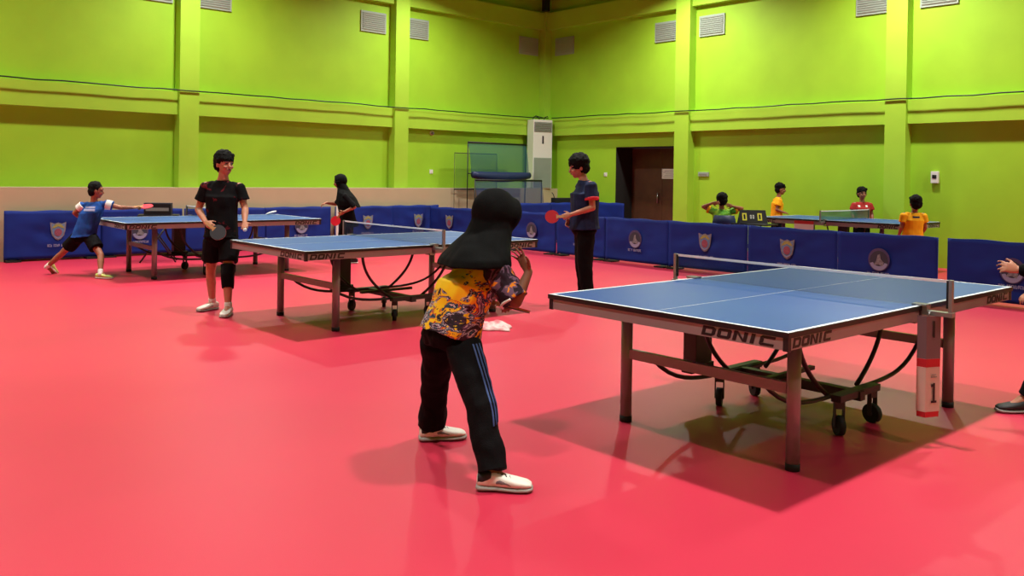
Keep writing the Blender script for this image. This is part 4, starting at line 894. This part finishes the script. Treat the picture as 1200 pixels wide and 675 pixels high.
bm = NB()
for s in 'RL': capsule(bm, P['J']['el' + s], P['J']['el' + s].lerp(P['J']['wr' + s], .8), .05, .042)
remesh(bm, 'long_sleeve', 'black_cloth', t, .0065, 1, .006)
leg_cloth(P, 'trousers', 'black_cloth', 'ankle', r=(.108, .088, .07), an_r=.062, disp=.01, seed=25, top=.04)
shoes(P, 'shoe_black', 'sole_grey', .25)

# --- seated child in green, hands behind head
J = dict(head=(0.005, -0.002, 1.085),neck=(0.002, -0.01, 0.965),chest=(0.001, -0.02, 0.80),pelvis=(0.001, -0.04, 0.52),shR=(0.15, -0.004, 0.905),shL=(-0.145, -0.004, 0.905),elR=(0.34, 0.017, 0.955),wrR=(0.16, -0.09, 0.995),hdR=(0.09, -0.125, 1.01),elL=(-0.29, 0.03, 0.975),wrL=(-0.17, -0.083, 1.04),hdL=(-0.10, -0.12, 1.045),hipR=(0.084, -0.0, 0.50),knR=(0.13, 0.36, 0.48),anR=(0.13, 0.37, 0.085),toR=(0.15, 0.52, 0.03),hipL=(-0.07, -0.0, 0.50),knL=(-0.11, 0.36, 0.48),anL=(-0.11, 0.37, 0.085),toL=(-0.12, 0.52, 0.03))
P = person('child in green and yellow seated beyond the barriers with both hands behind the head', (11.98, 8.13), J, .80, (.1, .98, -.1), 'skin_c', tr=(1, 0, 0), voxel=.0075, headscale=.98, hands=dict(R=dict(n=(-.1, .9, 0), curl=.4, k=.85), L=dict(n=(.1, .9, 0), curl=.4, k=.85)))
t = P['t']; face_marks(P); hair(P, puff=1.1)
torso_cloth(P, 'shirt', 'green_shirt', hem=.02, flare=1.05, sleeves=.5, sleeve_r=(.07, .078), disp=.008, seed=28)
cuffs(P, 'yellow_shirt', .45, .08, .025)
leg_cloth(P, 'shorts', 'black_cloth', 'knee', r=(.1, .09, 0), frac=.8, disp=.006, seed=29, top=.02)
shoes(P, 'shoe_white', 'sole_grey', .22)
t = thing('plastic_chair', 'dark blue chair under the seated child in green', 'chair', (12.0 - .01, 8.14, 0), YAW)
bm = NB(); box2(bm, (-.2, -.18, .37), (.2, .22, .40)); obj('seat', bm, 'chair_blue', t, bevel=.012)
bm = NB(); rs = []
for z, y, w_ in ((.47, -.20, .17), (.60, -.225, .19), (.74, -.24, .19), (.85, -.25, .16)): rs.append([V(-w_, y + .02, z), V(0, y - .01, z), V(w_, y + .02, z), V(w_, y + .035, z), V(0, y + .005, z), V(-w_, y + .035, z)])
loft(bm, rs); obj('backrest', bm, 'chair_blue', t)
for sx in (-1, 1):
    for sy in (-1, 1):
        bm = NB(); cyl(bm, (sx * .2, .02 + sy * .2, 0), (sx * .17, .02 + sy * .17, .372), .014); obj('leg', bm, 'steel', t)
    bm = NB(); cyl(bm, (sx * .15, -.15, .385), (sx * .15, -.205, .62), .012); obj('back_support', bm, 'steel', t)

# --- three children at the far table
def kid(label, loc, J, k, face, skin, shirt, seed, hs=.93, cuff=None, tr=None):
    P = person(label, loc, J, k, face, skin, tr=tr, voxel=.008, headscale=hs, hands=dict(R=dict(n=(0, .5, -1), curl=.5, k=k), L=dict(n=(0, .5, -1), curl=.5, k=k)))
    face_marks(P); hair(P, fringe=True, puff=1.04)
    c = torso_cloth(P, 'shirt', shirt, hem=.05, flare=1.08, sleeves=.6, sleeve_r=(.072, .084), disp=.008, seed=seed)
    if cuff: cuffs(P, cuff, .6, .086, .02)
    leg_cloth(P, 'shorts', 'black_cloth', 'knee', r=(.105, .1, 0), frac=.85, disp=.006, seed=seed + 1, top=.0)
    shoes(P, 'shoe_white', 'sole_grey', .21)
    return P, c
kid('boy in a yellow shirt standing side-on behind the children\'s table', (14.50, 8.60), dict(head=(0.045, -0.001, 1.265),neck=(0.02, -0.002, 1.15),chest=(-0.005, -0.003, 1.0),pelvis=(-0.02, -0.005, 0.73),shR=(-0.0, -0.115, 1.06),shL=(0.0, 0.115, 1.06),elR=(-0.06, -0.14, 0.88),wrR=(0.07, -0.15, 0.83),hdR=(0.13, -0.144, 0.82),elL=(0.0, 0.14, 0.88),wrL=(0.13, 0.126, 0.838),hdL=(0.195, 0.126, 0.823),hipR=(-0.02, -0.065, 0.68),knR=(-0.01, -0.068, 0.38),anR=(-0.035, -0.07, 0.085),toR=(0.06, -0.07, 0.03),hipL=(-0.02, 0.065, 0.68),knL=(0.0, 0.068, 0.38),anL=(-0.02, 0.07, 0.085),toL=(0.08, 0.07, 0.03)), .74, (.95, -.2, -.1), 'skin_c', 'yellow_shirt', 32, tr=(0, -1, 0))
P, c = kid('boy in a dark red shirt facing the camera behind the children\'s table', (14.66, 7.06), dict(head=(0.003, -0.002, 1.22),neck=(0.005, -0.002, 1.105),chest=(0.007, -0.003, 0.96),pelvis=(0.01, -0.0, 0.70),shR=(-0.125, -0.003, 1.03),shL=(0.137, -0.003, 1.03),elR=(-0.165, 0.0, 0.86),wrR=(-0.15, -0.09, 0.715),hdR=(-0.14, -0.126, 0.655),elL=(0.18, -0.004, 0.861),wrL=(0.16, -0.09, 0.717),hdL=(0.15, -0.126, 0.658),hipR=(-0.06, -0.0, 0.65),knR=(-0.065, -0.01, 0.37),anR=(-0.07, -0.0, 0.085),toR=(-0.09, -0.13, 0.03),hipL=(0.07, -0.0, 0.65),knL=(0.075, -0.01, 0.37),anL=(0.08, -0.0, 0.085),toL=(0.1, -0.13, 0.03)), .76, (0, -1, -.03), 'skin_c', 'redshirt', 36)
back_print(P, c, -.07, 1.0, .035, .03, 'white_cloth', 'chest_badge'); back_print(P, c, .055, 1.0, .035, .035, 'white_cloth', 'chest_badge')
P, c = kid('boy in a yellow shirt seen from behind at the right end of the children\'s table', (12.66, 5.34), dict(head=(0.043, -0.002, 1.125),neck=(0.032, -0.003, 1.015),chest=(0.015, -0.004, 0.88),pelvis=(0.005, -0.006, 0.61),shR=(0.152, -0.004, 0.955),shL=(-0.118, -0.004, 0.955),elR=(0.19, -0.005, 0.78),wrR=(0.18, 0.1, 0.67),hdR=(0.178, 0.154, 0.63),elL=(-0.155, -0.005, 0.775),wrL=(-0.14, 0.1, 0.665),hdL=(-0.13, 0.154, 0.627),hipR=(0.07, -0.007, 0.56),knR=(0.10, 0.03, 0.32),anR=(0.10, -0.01, 0.085),toR=(0.12, 0.109, 0.03),hipL=(-0.065, -0.007, 0.56),knL=(-0.07, 0.03, 0.32),anL=(-0.08, -0.01, 0.085),toL=(-0.08, 0.109, 0.03)), .78, (.1, .98, -.05), 'skin_c', 'yellow_shirt', 40, hs=.96)
back_print(P, c, .02, .93, .1, .022, 'navy', 'back_print')

# ------------------------------------------------------------------ small things
def side_table(label, loc, rz=0, h=.74):
    t = thing('folding_side_table', label, 'side table', (loc[0], loc[1], 0), rz, 'small folding side tables')
    bm = NB(); box2(bm, (-.3, -.2, h - .025), (.3, .2, h)); obj('table_top', bm, 'black_edge', t, bevel=.005)
    for s in (-1, 1):
        for q in (-1, 1):
            bm = NB(); cyl(bm, (s * .26, q * .17, 0), (-s * .22, q * .17, h - .025), .012); obj('leg', bm, 'black_steel', t)
    return t
side_table('small folding table with crossed legs behind the farthest table tennis table', (4.95, 13.75), -.4)
t = thing('equipment_case', 'dark case with a grey strip on the folding table behind the farthest table tennis table', 'case', (4.93, 13.73, .74), -.55)
bm = NB(); box2(bm, (-.2, -.08, 0), (.2, .08, .17)); obj('body', bm, 'black_edge', t, bevel=.01)
bm = NB(); box2(bm, (-.17, -.087, .06), (.17, -.0805, .11)); obj('grey_panel', bm, 'grey', t); bm = NB(); box2(bm, (-.2, -.082, .1712), (.2, .08, .185)); obj('lid', bm, 'print_dark', t, bevel=.003)
side_table('small folding table under the black case near the room corner', (14.12, 13.75), 0)
t = thing('black_case', 'low black case standing above the barriers left of the man in navy', 'case', (14.02, 13.75, .74), -.3)
bm = NB(); box2(bm, (-.26, -.12, 0), (.26, .12, .21)); obj('body', bm, 'black_edge', t, bevel=.012)
bm = NB(); tube(bm, [(-.23, 0, .2), (-.26, 0, .28), (-.3, 0, .33)], .01, 8); obj('aerial', bm, 'black_steel', t)
side_table('small folding table under the scoreboard beside the seated child', (12.0, 7.52), -PI / 2)
t = thing('flip_scoreboard', 'black flip scoreboard with yellow digits beside the seated child in green', 'scoreboard', (12.0, 7.56, .74), -.75)
bm = NB()
rr = [[V(-.22, -.09, 0), V(.22, -.09, 0), V(.22, .09, 0), V(-.22, .09, 0)], [V(-.2, -.012, .21), V(.2, -.012, .21), V(.2, .012, .21), V(-.2, .012, .21)]]
loft(bm, rr, smooth=False); sb = obj('board', bm, 'black_edge', t)
Rx = Matrix.Rotation(-.356, 4, 'X')
def sbox(x0, x1, z0, z1, m, nm):
    bm = NB(); box2(bm, (x0, -.004, z0), (x1, 0, z1)); o = obj(nm, bm, m, sb); o.location = (0, -.091, 0); o.rotation_euler = (-.355, 0, 0); return o
for cx in (-.14, .1):
    bm = NB()
    for (x0, x1, z0, z1) in ((-.035, .035, .15, .17), (-.035, .035, .05, .07), (-.035, -.015, .07, .15), (.015, .035, .07, .15)): box2(bm, (cx + x0, -.004, z0), (cx + x1, 0, z1))
    o = obj('score_digit', bm, 'digit', sb); o.location = (0, -.091, 0); o.rotation_euler = (-.355, 0, 0)
for cx in (-.04, .0):
    bm = NB()
    for (x0, x1, z0, z1) in ((-.012, .012, .13, .14), (-.012, .012, .08, .09), (-.012, -.005, .09, .13), (.005, .012, .09, .13)): box2(bm, (cx + x0, -.004, z0), (cx + x1, 0, z1))
    o = obj('small_digit', bm, 'white', sb); o.location = (0, -.091, 0); o.rotation_euler = (-.355, 0, 0)
# score card hanging on the children's table
t = thing('hanging_card', 'small red and white card hanging on the near side of the children\'s table', 'card', (12.985, 7.22, .75), -PI / 2)
bm = NB(); box2(bm, (-.17, -.008, -.14), (.17, 0, -.03)); obj('white_panel', bm, 'white', t); bm = NB(); box2(bm, (-.17, -.009, -.029), (.17, .001, .02)); obj('red_band', bm, 'card_red', t)
# towel on the floor
bm = NB(); n = 26; g = []
for j in range(n + 1):
    row = []
    for i in range(n + 1):
        x = (i / n - .5) * .42; y = (j / n - .5) * .3; e = (1 - (2 * abs(i / n - .5)) ** 4) * (1 - (2 * abs(j / n - .5)) ** 4)
        z = .012 + e * (.03 + .075 * abs(noise.noise(V(x * 9, y * 11, 1))) + .02 * noise.noise(V(x * 22, y * 22, 5)))
        row.append(bm.verts.new((x + .05 * noise.noise(V(y * 7, 0, 3)), y + .05 * noise.noise(V(x * 7, 4, 0)), max(.004, z))))
    g.append(row)
for j in range(n):
    for i in range(n): bm.faces.new((g[j][i], g[j][i+1], g[j+1][i+1], g[j+1][i]))
r = bmesh.ops.extrude_face_region(bm, geom=bm.faces[:])
for v in [e for e in r['geom'] if isinstance(e, bmesh.types.BMVert)]: v.co.z = max(0, v.co.z - .012)
tw = obj('crumpled_towel', bm, 'towel', smooth=True); tw.location = (5.25, 6.12, 0); tw.rotation_euler = (0, 0, -.75); tag(tw, 'crumpled pink and white towel on the red floor beside the foreground girl', 'towel')
# white cloth on the far table's corner
bm = NB(); rs = [rng(V(x, 0, z), V(0, 1, 0), V(0, 0, 1), .03, hh, 12) for x, z, hh in ((-.07, .012, .010), (-.03, .022, .018), (.03, .04, .02), (.08, .055, .012))]
loft(bm, rs); fc = obj('folded_cloth', bm, 'white_cloth', smooth=True); fc.location = (6.28, 12.62, .7606); fc.rotation_euler = (0, 0, YAW); tag(fc, 'small folded white cloth on the far corner of the farthest table', 'cloth')
